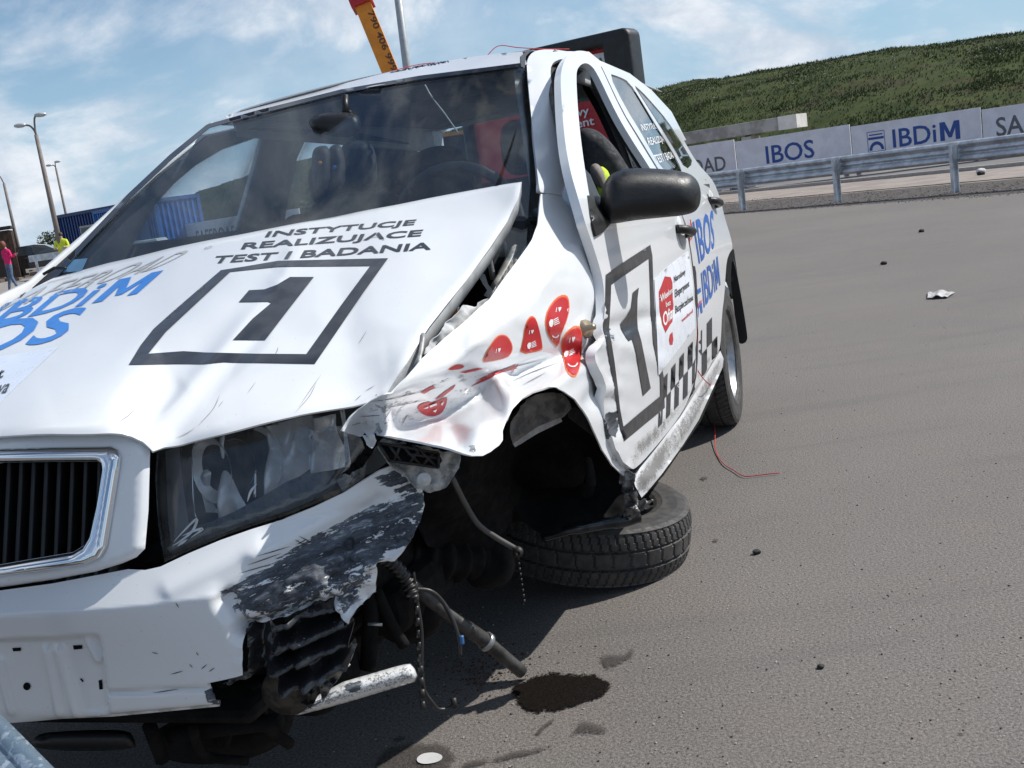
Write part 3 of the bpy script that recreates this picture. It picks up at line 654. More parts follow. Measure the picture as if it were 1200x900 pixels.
lamp(72, 42, 158, .115, [(-.36, .42, .72), (.16, .70, .72)], 'tall brown lamp post with two curved arms and egg-shaped heads')
lamp(86, 78, 197, .11, [(-.28, .25, .7), (.05, .42, .7)], 'shorter distant lamp post with two small heads above the dark blue cabin')
lamp(24, 60, 215, .11, [(-1.3, 1.0, .9)], 'lamp post at the left edge of the photo with one arm bending out of frame')
def crane():
    a = wat(455, 78, 34.); b_ = wat(419, -10, 34.); c = wat(505, 205, 34.); u = (b_-a)/np.linalg.norm(b_-a); vv = np.cross(u, WM[:, 2] if False else np.array([0, 1., 0])); vv /= np.linalg.norm(vv); w = np.cross(u, vv)
    base = a-u*3.9; root = empty('mobile_crane', (base[0], base[1], 0)); tag(root, 'orange telescopic crane boom rising behind the car roof', 'crane')
    R = np.c_[vv, w, u]; L1 = np.linalg.norm(b_-base); mo = mat('crane_orange', (.80, .27, .015), .45, var=.12, scale=3)
    Rb = R; w1 = 19/F*34
    wmesh('boom', [box((base+b_)/2, (w1, w1*1.1, L1), Rb)], mo, root)
    k = wat(424, 3, 34.); wmesh('boom_collar', [box(k, (w1*1.35, w1*1.5, .32), Rb)], M['red'], root)
    wmesh('boom_tip', [box(k+u*1.2, (w1*.7, w1*.8, 2.2), Rb)], mo, root)
    V, Fc, asp = text2d('790 406 999', .015); Hh = .20; Wd = 2.0; o0 = wat(446.5, 22, 34.)-w*(w1*.56)*np.sign(w[1]); o0 = k-u*.62
    nf = w if (w @ (CW-k)) > 0 else -w; rgt = vv if (WM.T @ vv)[0] > 0 else -vv
    X = np.array([k-u*(.45+Wd*a_)+rgt*(w1*.30-.0)+rgt*(b__-.5)*Hh+nf*(w1*.55+.01) for a_, b__ in V]); wmesh('lettering', (X, Fc), mat('brown_print', (.12, .05, .02), .6), root)
    # truck under the boom
    g = np.array([base[0], base[1], 0]); ylw = mo
    wmesh('chassis', [box(g+np.array([-.5, .5, .9]), (5.5, 2.3, .45)), box(g+np.array([0, .5, 1.5]), (2.0, 2.0, 1.0))], ylw, root)
    cb = wmesh('cab', [box(g+np.array([2.6, .5, 1.75]), (1.6, 2.2, 1.7), None, .9)], ylw, root); wmesh('cab_window', [box(g+np.array([2.6, -.62, 2.0]), (1.1, .06, .7))], M['dark'], root)
    for x in (-2.6, -1.2, 1.4, 2.7):
        A, Fq = lathe([(0, -.14), (.46, -.14), (.5, -.1), (.5, .1), (.46, .14), (0, .14)], 24); wmesh('wheel', (align(A, (0, 1, 0), g+np.array([x, -.6, .5])), Fq), M['rubber'], root)
crane()
def mast():
    a = wat(477, 80, 22.); b_ = wat(463, -30, 22.); g = a.copy(); g[2] = 0; root = empty('metal_mast', tuple(g)); tag(root, 'plain grey metal mast rising above the car roof beside the crane boom', 'mast')
    V, Fc = tube([g, np.array([a[0], a[1], a[2]]), b_+(b_-a)*.6], [.10, .085, .075], 14); wmesh('pole', (V, Fc), mat('grey_mast', (.40, .42, .44), .5, .2), root, True)
    wmesh('base_plate', [box(g+np.array([0, 0, .02]), (.4, .4, .04))], M['steel'], root)
mast()
def inflatable():
    d = 13.; root = empty('inflatable_screen', tuple(wat(700, YH(700), d)*np.array([1, 1, 0]))); tag(root, 'big black inflatable frame holding a red banner behind the car', 'inflatable frame')
    rt = wat(748, 30, d); rb = wat(762, YH(762), d); rb[2] = 0.; lt = wat(560, 78, d+1.35); zt = rt[2]+.0; u = (lt-rt); u[2] = 0; u /= np.linalg.norm(u); A = np.array([rt[0], rt[1], 0])-u*-.06; W_ = 2.62; r = .26
    def P(a, z): return A+u*a+np.array([0, 0, z])
    nn_ = np.array([u[1], -u[0], 0]); nn_ *= -1 if nn_[1] > 0 else 1; cw, tb, rc_ = .38, .17, .10
    o_ = [(0, 0)]+[(0, zt-rc_)]+[(rc_*(1-math.cos(t)), zt-rc_+rc_*math.sin(t)) for t in (.4, .8, 1.2)]+[(rc_, zt), (W_-rc_, zt)]+[(W_-rc_*(1-math.cos(t)), zt-rc_+rc_*math.sin(t)) for t in (1.2, .8, .4)]+[(W_, zt-rc_), (W_, 0), (W_-.11, 0), (W_-.11, zt-tb), (cw, zt-tb), (cw, 0)]
    fr_ = [P(a_, z_)+nn_*.17 for a_, z_ in o_]; bk_ = [P(a_, z_)-nn_*.17 for a_, z_ in o_]; n_ = len(o_); mb = mat('black_inflatable', (.010, .011, .012), .45, var=.3, scale=5, bump=.3, bscale=4, dist=.02)
    bevel(wmesh('frame', (np.array(fr_+bk_), [tuple(range(n_)), tuple(range(n_, 2*n_))[::-1]]+[(i_, i_+n_, (i_+1) % n_+n_, (i_+1) % n_) for i_ in range(n_)]), mb, root, True), .06, 5)
    nr = np.array([u[1], -u[0], 0]); nr *= -1 if nr[1] > 0 else 1
    o = wmesh('banner', (np.array([P(.36, .3), P(W_-.09, .3), P(W_-.09, zt-.16), P(.36, zt-.16)]), [(0, 1, 2, 3)]), mat('banner_red', (.50, .02, .03), .6, var=.1), root); mm = o.modifiers.new('t', 'SOLIDIFY'); mm.thickness = .03; mm.offset = 0
    # white inset, top right
    def onb(px, py): # photo pixel on the banner plane
        dr = WM @ np.array([(px-600)/F, (py-450)/F, 1.]); t = ((A-CW) @ nr)/(dr @ nr); return CW+dr*t+nr*.03
    wq = [onb(696, 64), onb(721, 59), onb(722, 82), onb(696, 88)]; wmesh('white_inset', (np.array(wq), [(0, 1, 2, 3)]), M['sticwhite'], root)
    V, Fc, _ = text2d('A', .02); q = homog([(702, 68), (708, 67), (708, 73), (702, 74)])(V); wmesh('inset_lettering', (np.array([onb(*p)+nr*.01 for p in q]), Fc), M['decalblack'], root)
    for tx, qd in (('Narodowy', [(625, 137), (691, 124), (693, 137), (627, 150)]), ('Eksperyment', [(612, 153), (697, 136), (699, 149), (615, 166)])):
        V, Fc, _ = text2d(tx, .015); q = homog(qd)(V); wmesh('lettering', (np.array([onb(*p)+nr*.01 for p in q]), Fc), M['sticwhite'], root)
inflatable()
def excavator():
    g = wat(528, YH(528), 26.); g[2] = 0; root = empty('yellow_loader', tuple(g)); tag(root, 'small orange site loader seen through the rear window', 'loader'); mo = mat('loader_orange', (.70, .28, .03), .5, var=.2)
    wmesh('body', [box(g+np.array([0, .3, .95]), (1.8, 1.2, .7)), box(g+np.array([-.2, .3, 1.5]), (1.2, .25, .35))], mo, root)
    wmesh('cab', [box(g+np.array([.25, .3, 1.85]), (.9, 1.0, 1.1), None, .88)], M['dark'], root); wmesh('cab_roof', [box(g+np.array([.25, .3, 2.45]), (1.0, 1.1, .08))], mo, root)
    P = curve([g+np.array([-.6, .3, 1.2]), g+np.array([-1.2, .3, 2.45]), g+np.array([-2.0, .3, 2.3]), g+np.array([-2.3, .3, 1.2])], 5); V, Fc = tube(P, .09, 6); wmesh('arm', (V, Fc), mo, root)
    for x in (-.55, .6):
        A, Fq = lathe([(0, -.14), (.40, -.14), (.45, -.1), (.45, .1), (.40, .14), (0, .14)], 20); wmesh('wheel', (align(A, (0, 1, 0), g+np.array([x, -.35, .45])), Fq), M['rubber'], root)
excavator()
def bin_():
    g = wat(160, YH(160), 30.); g[2] = 0; zt = 1.1-(285-YH(160))/F*30; root = empty('grey_bin', tuple(g)); tag(root, 'pale grey lidded container seen low through the windscreen', 'container'); w = 58/F*30
    m = mat('bin_grey', (.42, .44, .45), .5, var=.1); bevel(wmesh('body', [box(g+np.array([0, 0, zt/2-.05]), (w, .9, zt-.1), None, 1.05)], m, root), .03); bevel(wmesh('lid', [box(g+np.array([0, 0, zt]), (w*1.1, 1., .12), None, .9)], m, root), .03)
bin_()
def parked_car():
    g = G(48, 321); d = np.linalg.norm(g[:2]); s = 1.0; ln = 4.3; root = empty('parked_car', tuple(g)); tag(root, 'dark grey estate car parked behind the woman in pink', 'car')
    th = math.radians(14); ux = np.array([math.cos(th), math.sin(th), 0]); uy = np.array([-math.sin(th), math.cos(th), 0]); k = (1.1*57/57)
    def Wp(x, y, z): return g+ux*x*1.12+uy*y*1.1+np.array([0, 0, z*1.12])
    prof = [(-2.1, .35), (-2.1, .75), (-1.98, .98), (-1.55, 1.28), (-1.0, 1.46), (.1, 1.47), (.55, 1.38), (1.2, 1.0), (1.95, .88), (2.12, .65), (2.12, .35)]
    V = []; 
    for x, z in prof:
        nrw = .86 if z < 1.02 else .86-(z-1.02)*.35
        V += [Wp(x, -nrw, z), Wp(x, nrw, z)]
    n = len(prof); Fc = [(2*i, 2*i+2, 2*i+3, 2*i+1) for i in range(n-1)]+[tuple(2*i for i in range(n))[::-1], tuple(2*i+1 for i in range(n)), (0, 1, 2*n-1, 2*n-2)]
    mb = mat('dark_car_paint', (.018, .02, .024), .2, var=.1, coat=.8); bevel(wmesh('body', (np.array(V), Fc), mb, root), .05)
    gl = mat('dark_glass', (.05, .06, .07), .08)
    for a, b_ in ((-1.62, -.98), (-.9, -.05), (.02, .82)):
        zt = 1.38; V = [Wp(a, -.835, 1.0), Wp(b_, -.835, 1.0), Wp(b_-(.2 if b_ > .5 else .0), -.77, zt if b_ < .5 else 1.2), Wp(a+(.28 if a < -1.2 else 0), -.77, zt-.08 if a < -1.2 else zt)]; V = [v-uy*.06 for v in V]; wmesh('window', (np.array(V), [(0, 1, 2, 3)]), gl, root)
    for x in (-1.3, 1.3):
        for sd in (-1, 1):
            e = empty('wheel'); e.parent = root; c = Wp(x, sd*.8, .33)-g; e.location = c
            A, Fq = lathe([(.20, -.09), (.30, -.11), (.35, -.08), (.35, .08), (.30, .11), (.20, .09)], 28); mesh('tyre', align(A, uy, (0, 0, 0))*1.1, Fq, M['rubber'], e)
            A, Fq = lathe([(0, -.06), (.21, -.085), (.21, .08), (0, .06)], 24); mesh('rim', align(A, uy, (0, 0, 0))*1.1, Fq, M['silver'], e)
    wmesh('tail_lamp', [box(Wp(-2.0, -.8, .9), (.12, .1, .2))], M['red'], root); wmesh('door_handle', [box(Wp(-.35, -.88, .88), (.2, .03, .03))], M['silver'], root)
parked_car()
def trestle():
    g = G(40, 322)+np.array([1.6, -10, 0]); g = G(66, 326); root = empty('barrier_trestle', tuple(g)); tag(root, 'low grey metal barrier section standing in front of the parked car', 'barrier')
    wmesh('rail', [box(g+np.array([0, 0, .95]), (1.9, .06, .28))], galv, root)
    for x in (-.7, .75): wmesh('post', [box(g+np.array([x, .05, .48]), (.09, .08, .96))], galv, root)
    g2 = G(16, 345); 
trestle()
def rubble():
    V = []; Fc = []
    for i in range(60):
        g = G(random.uniform(-40, 128), random.uniform(317, 332)); s = random.uniform(.08, .3); b_ = box(g+np.array([0, 0, s*.3]), (s*1.6, s, s*.7)); a = random.uniform(0, 3); R = np.array([[math.cos(a), -math.sin(a), 0], [math.sin(a), math.cos(a), 0], [0, 0, 1]]); b_ = ((b_[0]-g) @ R.T+g, b_[1]); V, Fc = join((V, Fc), b_) if len(V) else b_
    tag(mesh('rubble', V, Fc, mat('rubble_brown', (.16, .125, .10), .95, var=.4), smooth=False), 'low brown rubble and kerb pieces along the far left verge', 'rubble', kind='stuff')
    a = G(-60, 352); b_ = G(140, 322); sheet('far_path', [G(-60, 338), G(150, 312), G(150, 330), G(-60, 356)], .004, mat('pale_path', (.30, .27, .24), .9, var=.2, scale=1))
rubble()
def far_trees():
    V = []; Fc = []
    for px, h in ((-20, 5), (60, 4.), (85, 5.0), (118, 3.6), (140, 4.4), (180, 4.2)):
        g = wat(px, YH(px), 150); g[2] = 0; r = empty('distant_tree', tuple(g)); tag(r, {-20: 'far tree at the left edge behind the hut', 60: 'far tree behind the parked car', 85: 'far tree rising left of the dark blue cabin', 118: 'lowest far tree behind the dark blue cabin', 140: 'far tree between the two blue cabins', 180: 'far tree behind the bright blue cabin'}[px], 'tree', 'distant trees on the left skyline')
        v, f = tube([g, g+np.array([0, 0, h*.6])], [.15, .08], 6); wmesh('trunk', (v, f), mat('bark', (.08, .06, .045), .9), r)
        tv = []; tf = []
        for _ in range(700):
            th = random.uniform(0, 6.28); ph = random.uniform(-1, 1); rr = random.random()**.4*(1+.3*noise.noise(Vector((th, ph*2, px)))); p = g+np.array([math.cos(th)*math.sqrt(1-ph*ph)*h*.42*rr, math.sin(th)*math.sqrt(1-ph*ph)*h*.42*rr, h*.62+ph*h*.38*rr]); i = len(tv)
            for _ in range(3): tv.append(p+np.random.uniform(-.22, .22, 3))
            tf.append((i, i+1, i+2))
        wmesh('crown', (np.array(tv), tf), mat('far_leaves', (.05, .075, .028), .8, var=.4, scale=1), r)
far_trees()
def person(name, g, height, joints, radii, edges, clothes, label, face):
    """one skinned figure; colours by region"""
    root = empty(name, tuple(g)); tag(root, label, 'person'); k = height/1.7
    bm = bmesh.new(); vs = [bm.verts.new(Vector(j)*k) for j in joints]; [bm.edges.new((vs[a], vs[b_])) for a, b_ in edges]; me = bpy.data.meshes.new('body'); bm.to_mesh(me); bm.free()
    o = bpy.data.objects.new('body', me); COL.objects.link(o); o.parent = root; o.modifiers.new('skin', 'SKIN'); me.skin_vertices.new() if not me.skin_vertices else None
    for i, r in enumerate(radii): me.skin_vertices[0].data[i].radius = (r*k, r*k*.9)
    me.skin_vertices[0].data[0].use_root = True; s = o.modifiers.new('sub', 'SUBSURF'); s.levels = 2; s.render_levels = 2
    dg = bpy.context.evaluated_depsgraph_get(); dg.update(); ev = o.evaluated_get(dg); m2 = bpy.data.meshes.new_from_object(ev); o.modifiers.clear(); o.data = m2; m2.materials.clear(); ms = [c[0] for c in clothes]; [m2.materials.append(x) for x in ms]
    for p in m2.polygons:
        z = p.center.z/k; p.material_index = next(i for i, c in enumerate(clothes) if c[1](p.center.x/k, p.center.y/k, z)); p.use_smooth = True
    return root, k
def people():
    skin = mat('skin', (.52, .30, .21), .6); pink = mat('pink_top', (.75, .02, .16), .8, var=.2, scale=9); jeans = mat('jeans', (.10, .15, .25), .85, var=.3, scale=10); hair = mat('auburn_hair', (.16, .05, .025), .6); shoe = mat('beige_shoe', (.4, .33, .26), .7)
    J = [(0, 0, .95), (0, 0, 1.15), (0, .0, 1.38), (0, 0, 1.47), (-.02, 0, 1.58), (-.02, 0, 1.66), (.13, -.03, 1.38), (.19, -.05, 1.15), (.38, -.10, 1.22), (.44, -.10, 1.27), (-.12, .05, 1.37), (-.13, .06, 1.14), (.10, .02, 1.16), (.34, -.04, 1.25), (.06, -.06, .90), (.05, -.09, .50), (.20, -.09, .08), (.32, -.10, .04), (-.06, .06, .90), (-.10, .10, .50), (-.20, .10, .08), (-.09, .10, .04)]
    Rr = [.125, .11, .12, .045, .085, .06, .055, .045, .032, .035, .055, .045, .035, .035, .095, .062, .042, .035, .095, .062, .042, .035]
    Eg = [(0, 1), (1, 2), (2, 3), (3, 4), (4, 5), (2, 6), (6, 7), (7, 8), (8, 9), (2, 10), (10, 11), (11, 12), (12, 13), (0, 14), (14, 15), (15, 16), (16, 17), (0, 18), (18, 19), (19, 20), (20, 21)]
    cl = [(skin, lambda x, y, z: z > 1.46 or (x > .34 and z > 1.1)), (shoe, lambda x, y, z: z < .09), (jeans, lambda x, y, z: z < .93), (pink, lambda x, y, z: True)]
    g = G(17, 342); r, k = person('person', g, 1.66, J, Rr, Eg, cl, 'woman in a pink top and jeans looking down at something in her hands', None)
    A, Fq = lathe([(0, .13), (.06, .12), (.10, .06), (.115, 0), (.105, -.08), (.05, -.15), (0, -.16)], 18); mesh('hair', (A*np.array([1, 1, 1.05])+np.array([-.05, .0, 1.60]))*k, Fq, hair, r)
    ph = empty('phone', (g[0]+.47, g[1]-.12, 1.26)); tag(ph, 'small dark phone held by the woman in pink', 'phone'); wmesh('phone_body', [box((g[0]+.47, g[1]-.12, 1.28), (.02, .07, .13))], M['black'], ph)
    ye = mat('hivis_yellow', (.62, .72, .04), .7, var=.1); grey = mat('reflective_strip', (.5, .5, .5), .4); dk = mat('dark_trousers', (.03, .035, .05), .8)
    J2 = [(0, 0, .95), (0, 0, 1.15), (0, 0, 1.40), (0, 0, 1.50), (0, 0, 1.60), (0, 0, 1.69), (.19, 0, 1.42), (.27, -.08, 1.17), (.10, -.24, 1.18), (-.19, 0, 1.42), (-.27, -.08, 1.17), (-.10, -.24, 1.15), (.09, 0, .9), (.11, 0, .48), (.12, 0, .08), (.13, -.14, .04), (-.09, 0, .9), (-.11, 0, .48), (-.12, 0, .08), (-.13, -.14, .04)]
    R2 = [.15, .15, .15, .055, .09, .06, .07, .055, .04, .07, .055, .04, .1, .07, .045, .04, .1, .07, .045, .04]
    E2 = [(0, 1), (1, 2), (2, 3), (3, 4), (4, 5), (2, 6), (6, 7), (7, 8), (2, 9), (9, 10), (10, 11), (0, 12), (12, 13), (13, 14), (14, 15), (0, 16), (16, 17), (17, 18), (18, 19)]
    cl2 = [(skin, lambda x, y, z: z > 1.50 or y < -.17 and .2 < z), (dk, lambda x, y, z: z < .90), (grey, lambda x, y, z: 1.08 < z < 1.14), (ye, lambda x, y, z: True)]
    g = wat(74, YH(74), 42.); g[2] = 0; r, k = person('person', g, 1.76, J2, R2, E2, cl2, 'person in a yellow high-visibility jacket standing by the dark blue cabin', None)
    A, Fq = lathe([(0, .10), (.06, .09), (.10, .04), (.10, -.02), (.09, -.05)], 18); mesh('hair', (A+np.array([0, .02, 1.65]))*k, Fq, mat('dark_hair', (.04, .03, .02), .6), r)
people()
# ================================================================ THE CRASHED CAR (built in its own frame: x forward, y to its left, z up)
CAR = empty('crashed_car'); R4 = Matrix(WC).to_4x4(); R4.translation = Vector(c2w([0, 0, 0])[0]); CAR.matrix_world = R4
tag(CAR, 'white crash-test hatchback with smashed front corner and black number 1 on its bonnet', 'car')
def ys(X):                                # left side profile
    x, z = X[:, 0], X[:, 2]
    return .80+.018*np.exp(-((z-.62)/.16)**2)-.50*np.clip(z-.90, 0, 1)-.05*np.clip(.35-z, 0, 1)-.02*np.clip(x+.1, 0, 1)**2
side_f = lambda X: X[:, 1]-ys(X)
SIDE = implicit(side_f)
def xb(y, z, dx=0.):
    g = -np.clip(z-.455, 0, .075)*.9; return .80-.9*np.abs(y)**3.5+g+dx-.25*np.clip(.30-z, 0, 1)
BUMP = implicit(lambda X: X[:, 0]-xb(X[:, 1], X[:, 2]))
GRIL = implicit(lambda X: X[:, 0]-(.775-.55*np.abs(X[:, 1])**3-.35*(X[:, 2]-.5)))
HEAD = implicit(lambda X: X[:, 0]-(.715-1.05*np.abs(X[:, 1])**3.3-.35*(X[:, 2]-.5)))
def wr(P, V, amp, sc, axis=(0, 1, 0), mask=None, seed=0.):
    d = np.array([noise.fractal(Vector((p[0]/sc+seed, p[1]/sc, seed)), 1., 2., 4) for p in P])*amp
    if mask is not None: d *= mask
    return V+d[:, None]*np.array(axis, float)
# ---- hood
hl = pj([.30, -.66, .80], [.50, -.62, .725], [.62, -.50, .69], [.69, -.32, .70], [.715, -.12, .71])
hood_out = [(611, 211), (560, 219.5), (500, 230), (400, 250), (300, 269), (200, 289), (128, 306), (62, 324), (0, 358)]+[tuple(p) for p in hl]+[(0, 508), (60, 506), (141, 504), (152, 506), (166, 514), (178, 526), (191, 520.5), (262, 505), (330, 489), (352, 484), (412, 473), (438, 466.5), (452, 461), (460, 446), (471, 429), (502, 382), (543, 329), (574, 288), (596, 254), (607, 232)]
HOOD = tps([(611, 211, 'y', .665), (596, 254, 'y', .665), (574, 288, 'y', .665), (543, 329, 'y', .662), (502, 382, 'y', .66), (471, 429, 'y', .655), (452, 461, 'x', .53), (412, 473, 'x', .56), (352, 484, 'x', .61), (262, 505, 'x', .665), (178, 526, 'x', .705), (141, 504, 'x', .72), (0, 508, 'x', .725), (400, 250, 'x', -.225), (200, 289, 'x', -.24), (62, 324, 'y', -.665), (0, 358, 'y', -.665), tuple(hl[0])+('y', -.66), tuple(hl[2])+('x', .62), (300, 269, 'x', -.23), (500, 230, 'x', -.24)], 1e-3)
def seg(P, a, b):
    a = np.array(a, float); b = np.array(b, float); t = np.clip(((P-a) @ (b-a))/((b-a) @ (b-a)), 0, 1); return np.linalg.norm(P-(a+t[:, None]*(b-a)), axis=1), t
def hood_disp(P, V):
    h = np.zeros(len(P))
    for a, b, amp, w, e in [((150, 505), (215, 450), -.0055, 14, 1), ((190, 500), (330, 330), .0055, 13, 1), ((205, 505), (300, 395), -.003, 12, 0), ((330, 335), (345, 300), .004, 12, 0), ((270, 440), (452, 420), .005, 24, 1), ((60, 470), (190, 425), .005, 30, 1), ((395, 320), (420, 440), -.004, 22, 1)]:
        d, t = seg(P, a, b); h += amp*np.exp(-(d/w)**2)*(np.sin(np.pi*np.clip(t*.9+.1, 0, 1))**.5 if e else 1)
    n = np.array([noise.noise(Vector((p[0]/70, p[1]/45, 3.))) for p in P])*.0035
    e = edist(P, hood_out); roll = -.004*np.clip(1-e/6, 0, 1)**2
    return V+np.array([.35, 0, 1])*(h+n+roll)[:, None]
hood = panel('hood', hood_out, HOOD, M['white'], CAR, 5., disp=hood_disp, thick=.004, rings=(2.5, 6))
paint(hood, 'scuff', [([(318, 478), (352, 470), (420, 462), (456, 452), (456, 466), (412, 476), (330, 492)], .42, 8)]); paint(hood, 'dirt', [([(380, 440), (460, 420), (455, 462), (300, 495), (200, 520), (180, 500)], .28, 30)])
# folded flange under the hood's raised edge
P_ = [(611, 211), (607, 232), (596, 256), (574, 290), (543, 331), (502, 384), (471, 431), (452, 461)]
inn = [(607, 219), (603, 240), (592, 262), (570, 297), (539, 338), (498, 391), (468, 437), (454, 462)]
up = HOOD(P_)-np.array([0, 0, .003]); dn = HOOD(P_)-np.array([0, .004, .030]); dn2 = dn+np.array([0, -.02, 0]); n_ = len(P_)
V = np.concatenate([up, dn, dn2]); mesh('hood_flange', V, [(i+k*n_, i+1+k*n_, i+1+(k+1)*n_, i+(k+1)*n_) for k in (0, 1) for i in range(n_-1)], M['inner_white'], hood)
# ---- hood markings
BAD = M['decalblack']
decal('number_frame', [([(259, 317), (285, 313), (326, 306), (370, 305), (455, 303), (425, 345), (369, 427), (320, 426), (262, 425), (240, 427), (205, 427), (151, 428), (165, 405), (180, 386), (200, 368), (230, 342)], [[(270, 319), (326, 313), (434, 312), (400, 358), (359, 415.5), (300, 415), (240, 413.5), (215, 412), (174, 415), (195, 389), (225, 361)]])], hood, BAD, hood)
decal('number', [[(340, 325), (368, 325), (340, 361), (311, 399), (273, 399), (296, 374), (318, 355.5), (314, 354), (280, 354.5), (292, 340.5), (310, 339.5), (325, 334)]], hood, BAD, hood)
decal('paper_sheet', [[(-70, 430), (70, 406), (5, 467), (-70, 560)]], hood, mat('bluish_sheet', (.66, .72, .82), .3, var=.03), hood, off=.0006)
lettering('lettering', [('INSTYTUCJE', [(315, 271.5), (489, 257.5), (484, 266), (309, 280.5)], .022), ('REALIZUJĄCE', [(287, 284.5), (497, 269), (492, 279.5), (281, 295)], .022), ('TEST I BADANIA', [(254, 300.5), (508, 284), (505, 293), (247, 309.5)], .022)], hood, BAD, hood)
lettering('lettering', [('IBDiM', [(4, 356), (192, 317), (161, 344.5), (-32, 386)], .016), ('IBOS', [(-112, 398), (107, 358), (70, 399), (-165, 446)], .016)], hood, M['brightblue'], hood)
lettering('lettering', [('SAFEROAD', [(14, 346), (231, 290.5), (185, 314.5), (-24, 371)], -.002), ('SD', [(241, 290), (250, 288), (248, 291), (239, 293)])], hood, M['greyvinyl'], hood)
lettering('lettering', [('t', [(0, 435), (7, 433), (4, 443), (-3, 445)]), ('wa', [(-4, 453), (14, 450), (8, 461), (-10, 465)])], hood, BAD, hood, .002)
def scratch(name, lines, target, w=.9, m=None):
    pol = []
    for ln in lines:
        c = curve([np.array([*p, 0.]) for p in ln], 4)[:, :2]; T = np.gradient(c, axis=0); T /= np.linalg.norm(T, axis=1)[:, None]+1e-9; N = np.c_[-T[:, 1], T[:, 0]]; k = np.sin(np.linspace(.15, math.pi-.15, len(c)))[:, None]*w*.5
        pol.append([tuple(q) for q in c+N*k]+[tuple(q) for q in (c-N*k)[::-1]])
    return decal(name, pol, target, m or M['decalblack'], target, 6., .0012)
scratch('scratch', [[(258, 463), (250, 480), (232, 500)], [(229, 502), (218, 509), (206, 514)], [(262, 470), (256, 478)], [(376, 440), (365, 456), (350, 478)], [(371, 449), (362, 466), (346, 484)], [(160, 478), (151, 487), (138, 496)], [(430, 388), (424, 398), (420, 404)], [(300, 448), (290, 462)], [(424, 463), (416, 470)], [(440, 452), (428, 459)], [(326, 407), (325, 412), (321, 418)]], hood, .5, mat('fine_scratch', (.10, .10, .11), .5))
# ---- windscreen
WS = tps([(243, 146, 'x', -.94), (612, 75, 'y', .515), (617, 84, 'y', .52), (430, 104, 'x', -.86), (632, 262, 'y', .672), (627, 180, 'y', .60), (62, 326, 'y', -.69), (150, 230, 'y', -.60), (340, 280, 'x', -.16), (500, 250, 'x', -.20), (340, 200, 'x', -.50), (480, 170, 'x', -.50)], 1e-3)
ws_out = [(243, 147), (300, 131), (400, 106), (492, 90), (612, 75), (618, 82), (622, 130), (627, 180), (632, 230), (630, 262), (622, 284), (606, 306), (596, 300), (560, 300), (400, 300), (200, 330), (56, 330), (96, 286), (150, 229), (200, 182)]
ws = panel('windscreen', ws_out, WS, M['glass'], CAR, 12., thick=.004)
band = lambda P, V: V+np.array([.002, 0, .003])
panel('windscreen_seal', [(608, 76.5), (618, 77), (623, 130), (628, 180), (633, 230), (632, 262), (624, 286), (608, 307), (603, 300), (618, 280), (622, 262), (621, 230), (614, 180), (607, 130), (600, 80)], WS, mat('black_frit', (.008, .009, .011), .12, coat=.6), CAR, 6., disp=lambda P, V: V-np.array([.008, .0, .006]))
panel('windscreen_seal', [(243, 147), (300, 131), (400, 106), (492, 90), (612, 75), (611, 79.5), (492, 94.5), (400, 110.5), (300, 136), (246, 151), (204, 186), (154, 233), (100, 290), (62, 332), (56, 330), (96, 286), (150, 229), (200, 182)], WS, mat('black_frit', (.008, .009, .011), .12, coat=.6), CAR, 8., disp=band)
decal('registration_sticker', [[(79, 305), (103, 303), (96, 318), (68, 320)]], ws, mat('sticker_blue', (.10, .25, .42), .4), ws)
V, Fc = tube(curve(WS([(492, 90), (500, 104), (514, 122), (531, 146)])+np.array([-.03, 0, -.02]), 5), .0022, 6); mesh('dash_wire', V, Fc, mat('grey_cable', (.40, .40, .38), .6), CAR)
for a, b in (((58, 326), (84, 319)),):
    q = WS([a, ((a[0]+b[0])/2, (a[1]+b[1])/2-4), b])+np.array([.02, 0, .012]); V, Fc = tube(q, .004, 8); mesh('wiper', V, Fc, M['black'], CAR)
# ---- body: roof, pillars
WHT = M['white']
def roofz(x, y): return 1.436-.09*y**2-.9*np.clip(np.abs(y)-.48, 0, 1)**1.5+.056*np.clip((-1.12-x)/1.78, 0, 1.05)
def roof():
    xs = np.linspace(-1.115, -3.02, 26); yy = np.linspace(-.57, .57, 29); V = []
    for x in xs:
        for y in yy:
            fx = 0.
            V.append((x+fx*.5, y*(1-.06*max(0, (-x-2)/1.)), roofz(x, y)))
    k = len(yy); Q = [(i*k+j, i*k+j+1, (i+1)*k+j+1, (i+1)*k+j) for i in range(len(xs)-1) for j in range(k-1)]
    o = mesh('roof', V, Q, WHT, CAR)
    if o.data.polygons[300].normal.z < 0: o.data.flip_normals()
    m_ = o.modifiers.new('t', 'SOLIDIFY'); m_.thickness = .004; m_.offset = -1; return o
roofo = roof()
# header edge traced along the glass so that the roof meets the windscreen
hd = [(241, 146), (264, 136), (299, 124), (340, 113), (400, 98.5), (445, 87), (500, 75), (550, 67), (585, 62.5), (612, 60.5), (618, 75), (612, 77), (492, 91.5), (400, 107.5), (300, 133), (244, 149)]
HDL = tps([(244, 149, 'x', -.955), (612, 77, 'y', .515), (430, 101, 'x', -.875), (612, 60.5, 'y', .49), (500, 75, 'x', -1.12), (400, 98.5, 'x', -1.12), (264, 136, 'x', -1.12), (264, 141, 'x', -.97)], 1e-3)
hdr = panel('roof_header', hd, HDL, WHT, CAR, 5.)
lettering('roof_lettering', [('SAFEROAD', [(462, 80), (528, 69.5), (522, 73), (456, 86)], .02)], hdr, mat('faded_navy', (.05, .06, .12), .5), hdr)
panel('roof_gutter', [(611, 78), (611, 66), (617, 60.5), (624, 58.5), (617, 66), (615.5, 80)], SIDE, M['gasket'], CAR, 4., thick=.003, disp=lambda P, V: V+np.array([.004, 0, 0]))
